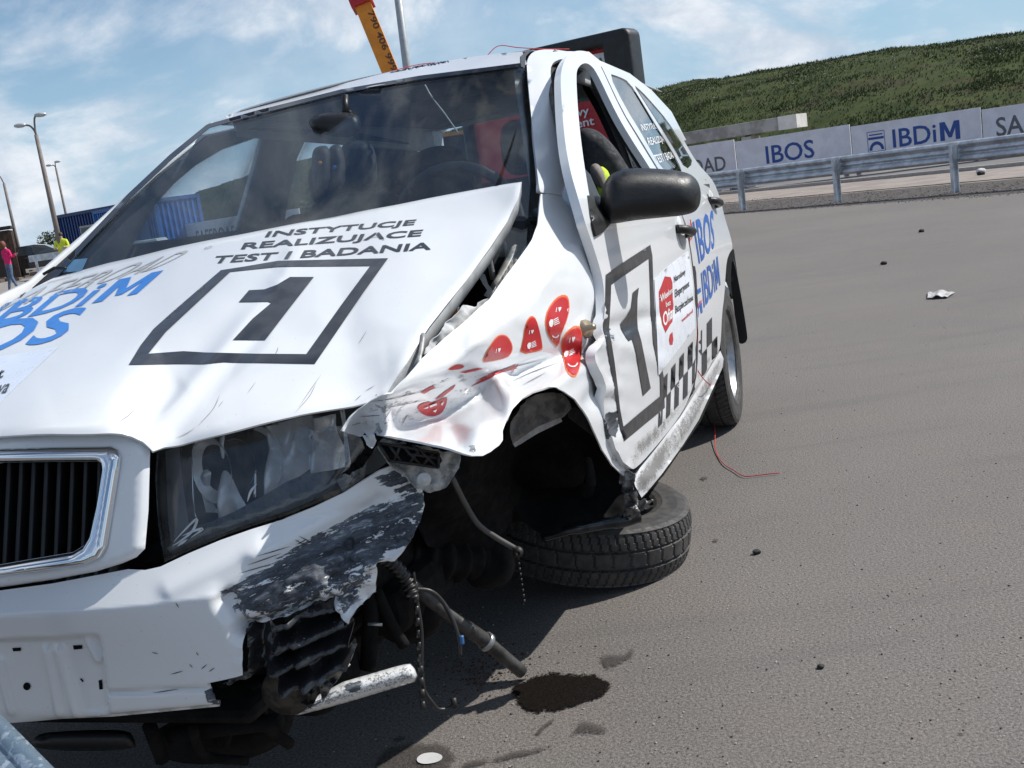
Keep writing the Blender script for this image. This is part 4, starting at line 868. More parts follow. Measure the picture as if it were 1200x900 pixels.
pil = [(617, 78), (618.5, 68), (624, 61), (634, 58), (650, 58), (664, 60), (672, 62), (664, 68), (652, 70.5), (646, 76), (645, 87), (647, 100), (650, 112), (657, 150), (667, 200), (676, 237), (664, 232), (652, 227), (634, 226), (632, 222), (627, 180), (622, 130)]
PIL = tps([(632, 222, 'y', .69), (634, 228, 'y', .69), (652, 227, 'y', .705), (664, 231, 'y', .715), (677, 238, 'y', .733), (617, 78, 'y', .52), (624, 60, 'y', .515), (648, 58, 'y', .55), (668, 60, 'y', .575), (646, 76, 'y', .575), (650, 112, 'y', .61), (657, 150, 'y', .645), (667, 200, 'y', .70), (627, 180, 'y', .625), (622, 130, 'y', .57), (636, 130, 'y', .60), (645, 190, 'y', .665)], 1e-3)
apil = panel('pillar', pil, PIL, WHT, CAR, 5., ch=1, thick=.01)
REAR = tps([(650, 58, 'y', .56), (664, 60, 'y', .56), (703, 71, 'y', .565), (738, 86, 'y', .56), (764, 106, 'y', .56), (787, 131, 'y', .57), (804, 164, 'y', .60), (799, 168, 'y', .605), (758, 112, 'y', .58), (700, 78, 'y', .585), (672, 66, 'y', .57), (711, 92, 'y', .60), (729, 129, 'y', .645), (768, 193, 'y', .72), (817, 191, 'y', .63), (836, 212, 'y', .67), (846, 240, 'y', .72), (770, 150, 'y', .645), (800, 200, 'y', .69), (801, 253, 'y', .795), (809, 288, 'y', .80), (813, 320, 'y', .80), (817, 394, 'y', .80), (813, 458, 'y', .79), (843, 412, 'y', .79), (850, 326, 'y', .80), (856, 278, 'y', .775), (835, 300, 'y', .805), (830, 370, 'y', .805), (851, 258, 'y', .74)], 1e-3)
# roof rail on the left, running back above the doors
panel('roof_rail', [(650, 58), (664, 60), (690, 60.5), (703, 71), (738, 86), (764, 106), (787, 131), (804, 164), (799, 166), (780, 136), (758, 110), (735, 92), (700, 76), (672, 66)], REAR, WHT, CAR, 5., thick=.02)
# ---- fender
fo = [(634, 227), (652, 227), (664, 231), (676, 238), (682, 262), (689, 284), (697.5, 310), (702.5, 330), (704.5, 357), (702.5, 385), (701.5, 400), (697, 416), (701, 433), (707, 450), (710, 476), (712, 492), (714.5, 512), (722, 531), (733, 546), (743, 557), (740, 565), (729, 556), (717, 545), (706, 527), (700, 514), (691, 494), (684, 480), (674, 468), (661, 459), (650, 454.5), (640, 454), (625, 459), (612, 467), (601, 479), (593, 494), (589, 505), (589, 516), (585, 522), (576, 529), (566, 534), (554, 534), (543, 531.5), (528, 526), (513, 522), (495, 518), (479, 515.5), (457, 511), (440, 510), (428, 511), (412, 509), (401, 505), (410, 490), (419, 481), (434, 470), (449, 463), (460, 460), (470, 449), (480, 438), (496, 419), (520, 397), (543, 378), (560, 362), (574, 350), (585, 334), (596, 319), (608, 303), (616, 292), (624, 280), (630, 263), (632, 245)]
FEN = crumple([(634, 227, 'y', .69), (664, 231, 'y', .715), (678, 238, 'y', .735), (632, 255, 'y', .70), (608, 303, 'd', 2.10), (574, 350, 'd', 1.92), (543, 378, 'd', 1.80), (496, 419, 'd', 1.63), (452, 462, 'd', 1.53), (691, 284, 'y', .785), (705, 330, 'y', .80), (707, 357, 'y', .80), (704, 400, 'y', .79), (699, 416, 'y', .775), (709, 450, 'y', .79), (714, 492, 'y', .80), (722, 531, 'y', .80), (743, 557, 'y', .79), (655, 300, 'd', 2.17), (630, 340, 'd', 2.02), (600, 372, 'd', 1.90), (560, 400, 'd', 1.745), (668, 352, 'd', 2.16), (648, 384, 'd', 2.05),
    (455, 466, 'd', 1.535), (490, 446, 'd', 1.60), (525, 432, 'd', 1.70), (560, 424, 'd', 1.80), (600, 419, 'd', 1.93), (640, 413, 'd', 2.06), (688, 404, 'd', 2.22),
    (403, 503, 'd', 1.60), (428, 507, 'd', 1.67), (470, 503, 'd', 1.775), (520, 489, 'd', 1.87), (560, 467, 'd', 1.925), (600, 443, 'd', 2.02), (640, 426, 'd', 2.12), (662, 417, 'd', 2.17), (425, 484, 'd', 1.62), (480, 476, 'd', 1.69), (530, 458, 'd', 1.80), (580, 437, 'd', 1.93),
    (457, 511, 'd', 1.56), (513, 522, 'd', 1.545), (543, 531, 'd', 1.545), (566, 534, 'd', 1.56), (585, 522, 'd', 1.60), (593, 497, 'd', 1.67), (612, 467, 'd', 1.77), (642, 454, 'd', 1.87), (674, 468, 'd', 2.0), (691, 493, 'd', 2.10), (706, 527, 'd', 2.22), (600, 462, 'd', 1.735), (560, 500, 'd', 1.585), (660, 440, 'd', 1.98), (685, 455, 'd', 2.11), (696, 480, 'd', 2.17)], 4.8,
    edges=())
def fen_disp(P, V):
    V = wr(P, V, .0018, 40, (.3, 1, .2), None, 2.); e = edist(P, fo); low = 0
    m_ = np.where(pip(P, [(400, 505), (455, 462), (520, 431), (640, 410), (662, 416), (600, 443), (520, 490), (430, 510)]), 1., .15); V = wr(P, V, .006, 22, (.6, .2, .6), m_, 7.)
    for a, b, amp, w in (((690, 250), (640, 330), .001, 16), ((700, 380), (655, 350), -.005, 16), ((640, 330), (585, 395), -.003, 24), ((695, 425), (640, 452), .006, 9), ((709, 440), (690, 470), -.008, 9)):
        d, t = seg(P, a, b); V = V+np.array([0, 1, .15])*(amp*np.exp(-(d/w)**2))[:, None]
    return V
fen = panel('fender', fo, FEN, M['white_fender'], CAR, 4., disp=fen_disp, thick=.003, rings=(2, 4.5))
shelf = [(398, 506), (420, 480), (455, 463), (490, 446), (525, 433), (560, 426), (605, 419), (650, 412), (640, 424), (600, 442), (560, 465), (520, 487), (470, 501), (428, 508)]
paint(fen, 'scuff', [(shelf, .41, 6), ([(428, 500), (450, 495), (470, 512), (440, 513)], .5, 6), ([(706, 372), (700, 420), (712, 448), (704, 470), (694, 420)], .42, 8), ([(700, 500), (745, 548), (745, 566), (712, 540)], .50, 6), ([(545, 522), (563, 520), (560, 533), (548, 532)], .62, 4)])
paint(fen, 'dirt', [(shelf, .30, 8), ([(640, 425), (700, 415), (714, 500), (745, 560), (712, 545), (670, 465), (600, 480), (600, 450)], .28, 16), ([(400, 500), (500, 430), (500, 470), (430, 512)], .30, 10)])
scratch('scratch', [[(432, 482), (470, 474), (500, 468)], [(420, 488), (452, 486)], [(450, 492), (458, 478)], [(436, 470), (462, 466), (520, 452)], [(470, 498), (478, 484)], [(600, 447), (625, 436), (655, 425)], [(560, 440), (600, 430), (640, 420)], [(612, 452), (640, 437)], [(690, 398), (700, 412), (697, 425)], [(625, 470), (622, 490)]], fen, .8, mat('scratch_grey', (.12, .12, .13), .5))
def fstick(name, poly, marks=None, cut_=False):
    s_ = decal(name, [chaikin(poly, 1)], fen, M['orange'], fen, 4.)
    c = np.array(poly).mean(0); inn_ = [tuple(c+(np.array(p)-c)*.90) for p in chaikin(poly, 1)]
    decal('sticker_face', [inn_], fen, M['red'], s_, 3., .0018)
    if marks:
        (hx, hy), (kx, ky), sc, smile = marks; pol = []
        def rp(pts): pol.append([(hx+a*sc, hy-b*sc) for a, b in pts])
        rp([(-5, -3.2), (-4, -3.2), (-3.0, 3), (-4, 3)])
        rp([(0, -3), (2.4, 1), (3, 3), (2, 4.2), (.8, 3), (.2, 3.8), (-1, 3.2), (-1.2, 1.4)])
        if kx is not None:
            for i in range(4): pol.append([(kx+(2+.0*i)*sc, ky-(-3+i*2.3)*sc), (kx+(10-.7*i)*sc, ky-(.2+i*2.3)*sc), (kx+(10-.7*i)*sc, ky-(1.4+i*2.3)*sc), (kx+2*sc, ky-(-1.7+i*2.3)*sc)])
            pol.append([(kx-4*sc, ky+4*sc), (kx-1*sc, ky+5*sc), (kx+1.2*sc, ky+1*sc), (kx+1.2*sc, ky-5*sc), (kx-2.5*sc, ky-5*sc), (kx-5*sc, ky-1*sc)])
            if smile:
                mx_, my_, r_ = smile; o_ = [(mx_+r_*math.cos(t), my_+r_*math.sin(t)) for t in np.linspace(.25, 2.7, 9)]; i_ = [(mx_+(r_-1.3)*math.cos(t), my_+(r_-1.3)*math.sin(t)) for t in np.linspace(2.7, .25, 9)]; pol.append(o_+i_)
        decal('sticker_print', pol, fen, M['sticwhite'], s_, 3., .0026)
    return s_
fstick('foot_sticker', [(564, 424.5), (571, 409), (581, 394), (588, 391.5), (595, 394), (600.6, 404.7), (599.7, 413), (594, 419.5), (571, 424.5)], ((583, 410.5), (None, None), .75, None))
fstick('foot_sticker', [(608, 416), (612, 400), (615, 381), (618.6, 372.5), (623, 369.7), (628, 373.5), (632.8, 390.5), (635.6, 405.6), (634.7, 411)], ((622, 389), (620, 405), .75, None))
fstick('foot_sticker', [(638.4, 373.5), (641.3, 362), (650.7, 349), (660, 344.7), (666, 348), (667.4, 362), (663, 379), (657, 392), (654.5, 405), (650.7, 405.6), (643, 396), (638.4, 383)], ((654, 363.5), (646, 379), .85, (649.5, 391, 4.5)))
fstick('foot_sticker', [(656.4, 403.7), (660, 392.4), (669.6, 383), (677, 380.7), (682, 386.7), (681.5, 405.6), (681, 424.5), (676, 440.6), (670.6, 442.5), (664, 437.7), (660, 420.7)], ((670, 398), (664, 415), .9, (670.5, 425, 6.5)))
fstick('foot_sticker', [(522.5, 434), (530, 428.5), (537, 426.3), (545, 428.5), (540, 432)])
torn = decal('torn_sticker', [chaikin([(487, 476), (500, 470), (506, 472), (523, 464.5), (524, 468), (520, 480.7), (512.5, 487), (502, 488), (493, 484)], 1), [(492, 460), (498, 456), (508, 451), (509, 454), (497, 461)], [(509, 468), (520, 459), (534, 450), (531, 455), (518, 465)], [(551, 453), (570, 441), (605, 426), (602, 429), (575, 443)], [(556, 447), (575, 437), (590, 432), (577, 440)], [(538, 436), (560, 431), (566, 432), (545, 437)], [(586, 437), (600, 431), (608, 426), (604, 432)]], fen, M['red'], fen, 4.)
decal('sticker_print', [[(502, 474), (510, 471), (511, 473), (503, 476)], [(506, 480), (511, 478), (509, 482)], [(495, 477), (501, 475), (500, 477)], [(515, 472), (519, 469), (517, 474)]], fen, M['sticwhite'], torn, 4., .003)
for sx, (px, py) in ((1, (686, 384)), ):
    A, Fq = lathe([(0, .028), (.006, .027), (.008, .010), (.017, .009), (.018, .002), (.014, 0), (0, 0)], 18); q = stick([(684, 386)], fen, .0)[0]; mesh('side_repeater_stub', align(A*1.1, (.45, .85, .15), q), Fq, mat('tarnished_brass', (.42, .34, .24), .35, .7), fen)
# ---- front door with its frame ajar
WMK = M['white']
fd = [(656.5, 95), (658.5, 78), (664, 65), (671, 60.5), (680, 59), (691, 61), (701, 72), (707, 84), (728, 130), (748, 163), (767, 194), (780, 215), (800, 253), (808, 288), (812, 320), (815, 350), (817, 394), (816, 432), (811, 458), (800, 483), (776, 515), (745, 550), (739, 549), (727, 537), (719, 520), (715.5, 500), (713, 476), (710.5, 450), (705, 433), (701, 416), (706, 400), (709, 380), (709, 357), (707, 330), (702, 310), (693, 282), (686, 262), (677.5, 232), (668, 200), (661, 160)]
fhole = [(675, 90), (677, 79), (684, 73.5), (691, 75), (699, 84), (722, 133), (741, 165), (758, 191), (772, 214), (776, 226), (745, 240), (712, 262), (700, 262), (693, 243), (684, 190), (678, 140)]
def SIDEo(o_):
    return implicit(lambda X: X[:, 1]-ys(X)-o_)
def door_disp(P, V):
    V = V.copy()
    for a, b, amp, w in (((713, 385), (758, 372), -.012, 9), ((720, 395), (812, 352), -.004, 6), ((712, 395), (770, 425), .006, 10), ((716, 470), (722, 500), -.012, 9), ((703, 416), (716, 440), -.008, 8), ((777, 475), (820, 405), -.005, 6)):
        d, t = seg(P, a, b); V = V+np.array([0, 1, 0])*(amp*np.exp(-(d/w)**2))[:, None]
    m_ = np.clip((P[:, 1]-360)/40, 0, 1)*np.clip((760-P[:, 0])/40, 0, 1); return wr(P, V, .004, 16, (0, 1, 0), m_, 5.)
door = panel('front_door', chaikin(fd, 2), implicit(lambda X: X[:, 1]-ys(X)-.006-.035*np.clip((X[:, 2]-.88)/.45, 0, 1)), WMK, CAR, 5., holes=[chaikin(fhole, 2)], disp=door_disp, thick=.02)
paint(door, 'scuff', [([(712, 384), (735, 380), (765, 378), (762, 388), (735, 396), (712, 402)], .40, 6), ([(713, 482), (729, 478), (731, 500), (724, 522), (713, 508)], .70, 4), ([(713, 378), (726, 378), (722, 410), (708, 410)], .54, 6), ([(737, 540), (760, 520), (758, 534), (745, 552)], .40, 8)])
paint(door, 'dirt', [([(735, 520), (790, 470), (812, 440), (815, 465), (776, 520), (742, 552)], .66, 14), ([(735, 535), (765, 505), (770, 520), (742, 552)], .80, 16), ([(712, 400), (760, 390), (770, 410), (720, 430)], .40, 16)])
# rear door and quarter
rd = [(703, 74), (711, 76), (737, 88), (762, 108), (785, 133), (802, 166), (817, 191), (828, 203), (836, 212), (844, 232), (850, 258), (856, 276), (859, 291), (855, 296), (851.5, 306), (850, 326), (849, 345), (846, 369), (845, 395), (843, 412), (832, 428), (820, 447), (813, 458), (817.5, 436), (818.5, 394), (816.5, 350), (813.5, 320), (809.5, 288), (801.5, 253), (781.5, 214), (768.5, 193), (749, 161), (729, 129), (708, 84)]
h1 = [(713, 86), (725, 89.5), (737, 95.5), (754, 122), (770, 149), (786, 174), (799.5, 199), (797, 202), (786, 200), (774, 197), (754, 160), (733, 126)]
h2 = [(741.5, 98), (752, 107), (765, 121), (782, 141), (796, 163), (805, 178), (813, 191), (803.5, 199.5), (790, 175), (772, 146), (756, 121)]
rear = panel('rear_door', chaikin(rd, 1), REAR, WMK, CAR, 5., holes=[chaikin(h1, 1), chaikin(h2, 1)], thick=.02)
paint(rear, 'dirt', [([(812, 440), (840, 395), (846, 400), (843, 415), (818, 452)], .62, 8)]); paint(rear, 'scuff', [([(0, 0), (1, 0), (0, 1)], 0, 1)])
gl = panel('rear_door_glass', [(710, 84), (738, 93), (803, 198), (798, 204), (770, 199)], lambda P: at(P, REAR.dep(P)+.03), M['sideglass'], CAR, 8., thick=.003)
panel('quarter_glass', [(739, 95), (766, 118), (816, 190), (803, 202)], lambda P: at(P, REAR.dep(P)+.03), M['sideglass'], CAR, 8., thick=.003)
panel('window_trim', [(736.5, 94), (742, 97), (757, 121), (773, 146), (791, 175), (804.5, 200), (799, 202), (785, 174.5), (769, 149), (753, 122)], lambda P: at(P, REAR.dep(P)+.005), M['gasket'], CAR, 6., thick=.004)
lettering('window_lettering', [('INSTYTUCJE', [(750, 146), (770, 144), (772.5, 152.5), (753, 156)], .01), ('REALIZUJĄCE', [(757.5, 161), (779, 158.5), (782, 167), (761, 174)], .01), ('TEST I BADANIA', [(765, 182), (791, 176.5), (793, 184), (770, 192)], .01)], gl, M['sticwhite'], gl)
# ---- door markings
decal('number_frame', [([(709.5, 322), (735, 304), (761.5, 287), (764, 300), (765, 330), (766.5, 360), (769, 400), (774, 425), (777, 440), (778.5, 478), (755, 497), (731, 517), (726.5, 503), (723, 480), (719.5, 452), (713.5, 423), (710, 400), (706.5, 387), (709, 352)], [[(715.5, 334), (738, 318), (760, 303), (761, 330), (762, 360), (765, 402), (770, 427), (773, 442), (773.5, 464), (750, 483), (730, 500), (726, 479), (723, 452), (719.5, 424), (716, 402), (713, 386), (715, 352)]])], door, BAD, door, 4., .0015)
decal('number', [[(748, 337), (746.5, 350), (746, 371), (747, 386), (751, 400), (756, 425), (762, 455), (753, 464), (749, 440), (745, 414), (740, 398), (736, 400), (733, 396), (727, 385), (727, 378), (734, 370), (739, 360), (741, 343)]], door, BAD, door, 4., .0015)
decal('campaign_sheet', [[(766, 327), (785, 310), (806, 294), (811, 330), (814, 384), (795, 409), (771, 440), (769, 390)]], door, mat('sheet_white', (.74, .77, .83), .3, var=.03), door, 4., .0018)
blob = decal('campaign_map', [[(778, 324), (785, 325), (787, 331), (787.4, 351), (788.2, 357), (787, 377), (784, 381), (779, 390), (775, 380), (772, 364), (771, 342), (774, 335)]], door, M['red'], door, 4., .0026)
decal('campaign_map', [[(784, 392), (787, 389), (788, 398), (787, 404), (784, 404), (783, 398)]], door, M['red'], door, 4., .0026)
lettering('lettering', [('Weekend', [(772, 346), (787, 336), (787, 342.5), (772.5, 356)], .02), ('bez', [(778.5, 354), (784.5, 351), (784.5, 357), (779, 360)], .02), ('Ofiar', [(774.5, 367), (788, 357), (788, 371), (776.6, 384)], .02)], door, M['sticwhite'], blob, .0036)
lettering('lettering', [('Narodowy', [(788.5, 324), (802, 314.5), (802.5, 323), (789, 334)], .02), ('Eksperyment', [(789.6, 340), (806.6, 328), (807, 338), (790, 352)], .02), ('Bezpieczeństwa', [(790, 357.5), (811, 343.5), (811.5, 354), (790.5, 371)], .02)], door, BAD, door, .003)
lettering('lettering', [('weekend', [(797.5, 373.5), (810.5, 362), (811, 366), (798, 378)], .01)], door, M['red'], door, .003)
lettering('lettering', [('IBOS', [(811, 259.5), (835.5, 245), (837, 290), (819, 310)], .012), ('IBDiM', [(821, 320), (840.5, 300), (844, 333.5), (824.5, 361)], .014)], rear, M['blue'], rear, .0016)
decal('emblem', [[(814.5, 341), (820.5, 337), (821, 342), (815, 347)], [(816, 371), (817, 359), (820, 352), (822, 355), (823, 366), (821, 367.5), (820, 359), (818.5, 362), (818, 372)]], rear, M['blue'], rear, 3., .0016)
def checkers():
    hm = homog([(773, 448), (840, 364), (840.5, 424), (771, 501)]); a = []; b = []
    N = 13
    for i in range(N):
        for r_ in (0, 1):
            if (i+r_) % 2 == 1: continue
            u0, u1 = i/N, (i+1)/N; v0, v1 = (0, .5) if r_ == 0 else (.5, 1); q = hm(np.array([(u0, v0), (u1, v0), (u1, v1), (u0, v1)])); c = q[:, 0].mean(); (a if c < 815.5 else b).append([tuple(x) for x in q])
    cm = mat('checker_black', (.035, .035, .04), .45, var=.4, scale=50)
    decal('checker_band', a, door, cm, door, 5., .0016); decal('checker_band', b, rear, cm, rear, 5., .0016)
checkers()
def handle(px, py, tgt, s=1.):
    q = stick([(px, py)], tgt, 0)[0]; V, Fc = tube(curve([q+np.array([.075*s, .0, .012]), q+np.array([.05*s, .026, .006]), q+np.array([-.04*s, .03, -.004]), q+np.array([-.085*s, .004, -.01])], 5), [.012]*16 if False else .014*s, 10); mesh('handle', V, Fc, M['black'], tgt)
    A, Fq = lathe([(0, .003), (.045, .004), (.05, 0)], 20); mesh('handle_recess', align(A*s, (0, 1, .05), q+np.array([.0, .001, 0])), Fq, M['inner_white'], tgt)
handle(797.5, 272, door); handle(834, 238, rear, 1.15)
# ---- sill
sill = [(750, 548), (770, 523), (797, 489), (820, 452), (834, 428), (844, 411), (848, 420), (847, 430), (838, 450), (819, 492), (800, 522), (776, 555), (758, 577), (751, 584), (744, 577), (741, 566)]
SIL = crumple([(750, 548, 'y', .775), (797, 489, 'y', .775), (844, 411, 'y', .775), (760, 556, 'y', .80), (808, 492, 'y', .80), (846, 420, 'y', .80), (751, 584, 'y', .775), (776, 555, 'y', .78), (819, 492, 'y', .775), (847, 430, 'y', .775)], 5.)
so_ = panel('sill', sill, SIL, M['white_fender'], CAR, 4., thick=.01)
paint(so_, 'dirt', [(sill, .58, 4), ([(741, 560), (775, 520), (800, 500), (780, 550), (751, 584)], .78, 12)]); paint(so_, 'scuff', [([(742, 560), (756, 560), (760, 575), (750, 586), (740, 575)], .5, 8), ([(756, 560), (800, 500), (806, 506), (762, 568)], .33, 6)])
panel('sill_underside', [(745, 578), (751, 586), (778, 557), (821, 494), (849, 431), (846, 424), (815, 485), (770, 555)], planelift('y', .74), M['underbody'], CAR, 8.)
tornm = mat('torn_metal', (.30, .29, .28), .4, .5, var=.7, scale=60, bump=.8, bscale=120, dist=.004)
for pts, d_ in (([(724, 541), (733, 547), (744, 560), (741, 575), (749, 588), (744, 600), (734, 590), (730, 574), (726, 560)], 2.40), ([(746, 588), (756, 584), (766, 586), (760, 591), (766, 593), (756, 596), (749, 600), (744, 596)], 2.42), ([(735, 592), (748, 596), (750, 606), (738, 609), (730, 602)], 2.40)):
    panel('torn_flange', pts, lambda P, d_=d_: wr(P, at(P, np.full(len(P), d_)), .03, 9, (.8, .5, .5)), tornm, so_, 2.5)
# ---- mirror
V, Fc = inflate(chaikin([(708, 214), (716, 203), (735, 197), (765, 197), (797, 200), (812, 205), (820, 216), (822, 232), (818, 246), (806, 252), (775, 255), (744, 258), (722, 262), (710, 262), (704, 250), (703, 232)], 2), lambda P: 2.42+(P[:, 0]-700)*.0004, .11, 24, 5.)
mir = mesh('wing_mirror', V, Fc, M['black'], CAR); 
V, Fc = inflate(chaikin([(694, 236), (703, 236), (716, 246), (718, 262), (706, 270), (698, 276), (694, 262)], 1), lambda P: 2.47+0*P[:, 0], .05, 9, 4.); mesh('mirror_arm', V, Fc, M['black'], mir)
panel('mirror_mount', [(684, 196), (692, 205), (702, 228), (712, 245), (716, 262), (707, 272), (699, 277), (692, 252), (687, 225)], SIDEo(.012), M['black'], mir, 4., thick=.01)
# ---- door gaps, inner frames seen through the opening
panel('door_seal', [(679, 240), (685, 240), (694, 276), (706, 310), (711, 350), (711, 380), (707, 402), (704, 417), (712, 450), (717, 500), (711, 496), (708, 455), (700, 420), (701, 402), (704, 380), (704, 350), (698, 310), (686, 272)], SIDEo(-.022), M['gasket'], CAR, 4.)
panel('door_seal', [(799, 250), (804, 253), (816, 320), (820, 394), (819, 436), (812, 462), (808, 458), (814, 434), (815, 394), (811, 320)], SIDEo(-.012), M['gasket'], CAR, 6.)
dk = M['dark']; SIDEi = SIDEo(-.07)
panel('door_gasket', [(645, 80), (650, 74), (660, 71), (668, 72), (676, 76), (690, 72), (700, 78), (726, 132), (762, 191), (777, 217), (772, 222), (752, 196), (718, 138), (694, 88), (684, 82), (676, 90), (668, 80), (656, 80), (652, 92), (656, 112), (664, 150), (674, 200), (683, 238), (678, 240), (668, 205), (656, 150), (647, 108)], SIDEo(-.016), M['gasket'], CAR, 4., thick=.012, ch=1)
panel('b_pillar', [(694, 86), (704, 96), (726, 140), (746, 175), (764, 205), (778, 224), (752, 226), (742, 205), (728, 170), (708, 128), (690, 96)], SIDEo(-.10), M['dark'], CAR, 6., thick=.03)
V, Fc = tube(curve(SIDEo(-.06)([(679, 82), (692, 97), (710, 130), (728, 170), (742, 210)]), 5), .010, 8); mesh('seat_belt', V, Fc, mat('belt_grey', (.20, .19, .18), .6), CAR)
# ---- right side, seen from inside, and the rest of the shell in car coordinates
def plate(name, outline, fn, m_, step=.06, holes=(), parent=CAR, thick=.02, eye=(0, 3, 1)):
    P, T = fill(outline, step, holes); V = fn(P); T = orient(V, T, np.array(eye)); o = mesh(name, V, T, m_, parent)
    if thick: q = o.modifiers.new('t', 'SOLIDIFY'); q.thickness = thick; q.offset = -1
    return o
def yr(P): X = np.c_[P[:, 0], np.zeros(len(P)), P[:, 1]]; return np.c_[P[:, 0], -ys(X), P[:, 1]]
def inv(px, py, it=12):                    # photo pixel on the right side -> (x,z)
    X = implicit(lambda X: X[:, 1]+ys(X))([(px, py)])[0]; return X[0], X[2]
w1 = [inv(*q) for q in [(142, 291), (171, 241), (193, 217), (218, 196), (255, 174), (305, 157), (290, 210), (272, 273)]]
w2 = [inv(*q) for q in [(323, 266), (330, 225), (338, 188), (352, 157), (375, 149), (402, 145), (418, 200), (425, 246)]]
arch = lambda cx: [(cx+.33*math.cos(t), .30+.33*math.sin(t)) for t in np.linspace(0, math.pi, 12)]
rs = [(.62, .66), (.66, .30), (.40, .22)]+arch(0.)+[(-.40, .20), (-2.08, .20)]+arch(-2.462)[::-1][::-1][:0]+[(-2.13, .30), (-2.17, .48), (-2.30, .60), (-2.462, .63), (-2.62, .60), (-2.75, .48), (-2.80, .28), (-3.10, .32), (-3.14, .60), (-3.10, .90), (-3.0, 1.05), (-2.80, 1.33), (-2.55, 1.385), (-1.9, 1.40), (-1.25, 1.385), (-1.0, 1.345), (-.80, 1.24), (-.55, 1.08), (-.36, .965), (.1, .84), (.45, .74)]
rs = [(.62, .66), (.66, .30), (.40, .22), (.33, .32), (.27, .50), (.15, .60), (0, .63), (-.15, .60), (-.27, .50), (-.33, .30), (-.40, .20), (-2.08, .20)]+rs[rs.index((-2.13, .30)):]
plate('right_side', rs, yr, [M['white']], .07, [w1, w2], eye=(0, -9, 1), thick=.015)
for w in (w1, w2): plate('right_window_glass', [((a-np.mean([q[0] for q in w]))*1.06+np.mean([q[0] for q in w]), (b-np.mean([q[1] for q in w]))*1.04+np.mean([q[1] for q in w])) for a, b in w], lambda P: yr(P)+np.array([0, .02, 0]), M['glass'], .15, thick=.003, eye=(0, -9, 1))
# dark lining on the inside of the right side
lin = [(-.36, .55), (-2.9, .55), (-3.0, 1.05), (-2.80, 1.31), (-2.55, 1.37), (-1.9, 1.39), (-1.25, 1.37), (-1.0, 1.33), (-.80, 1.22), (-.55, 1.06), (-.36, .94)]
plate('right_lining', lin, lambda P: yr(P)+np.array([0, .035, 0]), mat('grey_lining', (.028, .032, .042), .8, var=.2), .09, [w1, w2], eye=(0, 3, 1), thick=.015)
plate('headlining', [(-1.14, -.50), (-2.86, -.50), (-2.86, .50), (-1.14, .50)], lambda P: np.c_[P[:, 0], P[:, 1], roofz(P[:, 0], P[:, 1])-.028], mat('head_lining', (.024, .030, .042), .9), .12, eye=(0, 0, -3))
for s_ in (-1, 1):
    plate('roof_side_rail', [(-1.15, 0), (-3.0 if s_ < 0 else -2.3, 0), (-3.0 if s_ < 0 else -2.3, 1), (-1.15, 1)], lambda P, s_=s_: np.c_[P[:, 0], np.full(len(P), s_*.545), 1.34+P[:, 1]*(roofz(P[:, 0], .545)-.004-1.34)], mat('roof_side', (.5, .5, .5), .5), .2, eye=(0, s_*9, 1), thick=.012)
# left lining behind the rear door, rear hatch with window
hw = [(-.57, 1.00), (-.555, 1.44), (.30, 1.452), (.44, 1.00)]
plate('tailgate', [(-.74, .30), (-.76, .62), (-.72, .95), (-.66, 1.22), (-.60, 1.48), (.36, 1.48), (.50, 1.22), (.64, .95), (.70, .62), (.68, .30)], lambda P: np.c_[-3.12-.06*np.exp(-((P[:, 1]-.6)/.2)**2)+.42*np.clip(P[:, 1]-.95, 0, 1)+.25*np.abs(P[:, 0])**3, P[:, 0], P[:, 1]], M['white'], .09, [hw], eye=(-9, 0, 1))
plate('rear_glass', [(-.59, .98), (-.575, 1.46), (.31, 1.47), (.45, .98)], lambda P: np.c_[-3.10+.42*np.clip(P[:, 1]-.95, 0, 1)+.25*np.abs(P[:, 0])**3, P[:, 0], P[:, 1]], M['glass'], .15, thick=.003, eye=(-9, 0, 1))
for s_ in (1, -1):
    V, Fc = tube(curve([(-2.78, s_*.66, .52), (-2.98, s_*.60, .50), (-3.10, s_*.45, .48), (-3.16, 0, .47)], 6), [.10]*19, 14); mesh('rear_bumper', V, Fc, M['white'], CAR)
    V, Fc = box((-3.03, s_*.655, .93), (.08, .06, .20)); bevel(mesh('tail_lamp', V, Fc, mat('tail_lamp_red', (.45, .02, .03), .15, coat=.5), CAR), .02)
# floor, bulkhead, engine block, dashboard: dark masses
def slab(name, c, s, m_=None, R=None, bv=.03, parent=CAR):
    V, Fc = box(c, s, R); return bevel(mesh(name, V, Fc, m_ or M['underbody'], parent, False), bv)
slab('floor', (-1.7, 0, .27), (2.7, 1.40, .10)); slab('engine_bay', (.10, -.06, .50), (.62, 1.00, .46)); slab('bulkhead', (-.33, 0, .62), (.08, 1.38, .62)); slab('dashboard', (-.42, 0, .875), (.32, 1.32, .12), M['dark'])
slab('rear_shelf', (-2.62, 0, .93), (.55, 1.15, .04), M['dark']); slab('inner_wheel_arch', (-2.45, .52, .52), (.7, .25, .6)); slab('radiator', (.52, -.02, .46), (.12, .90, .42)); slab('subframe', (.0, 0, .24), (.55, .95, .10))
plate('left_lining', [(-1.45, .30), (-3.0, .30), (-3.0, 1.0), (-1.45, .98)], lambda P: np.c_[P[:, 0], np.full(len(P), .70), P[:, 1]], M['dark'], .2, eye=(0, 3, 1))
plate('left_lining', [(-.36, .30), (-1.5, .30), (-1.5, .93), (-.36, .90)], lambda P: np.c_[P[:, 0], np.full(len(P), .70), P[:, 1]], M['dark'], .2, eye=(0, 3, 1))
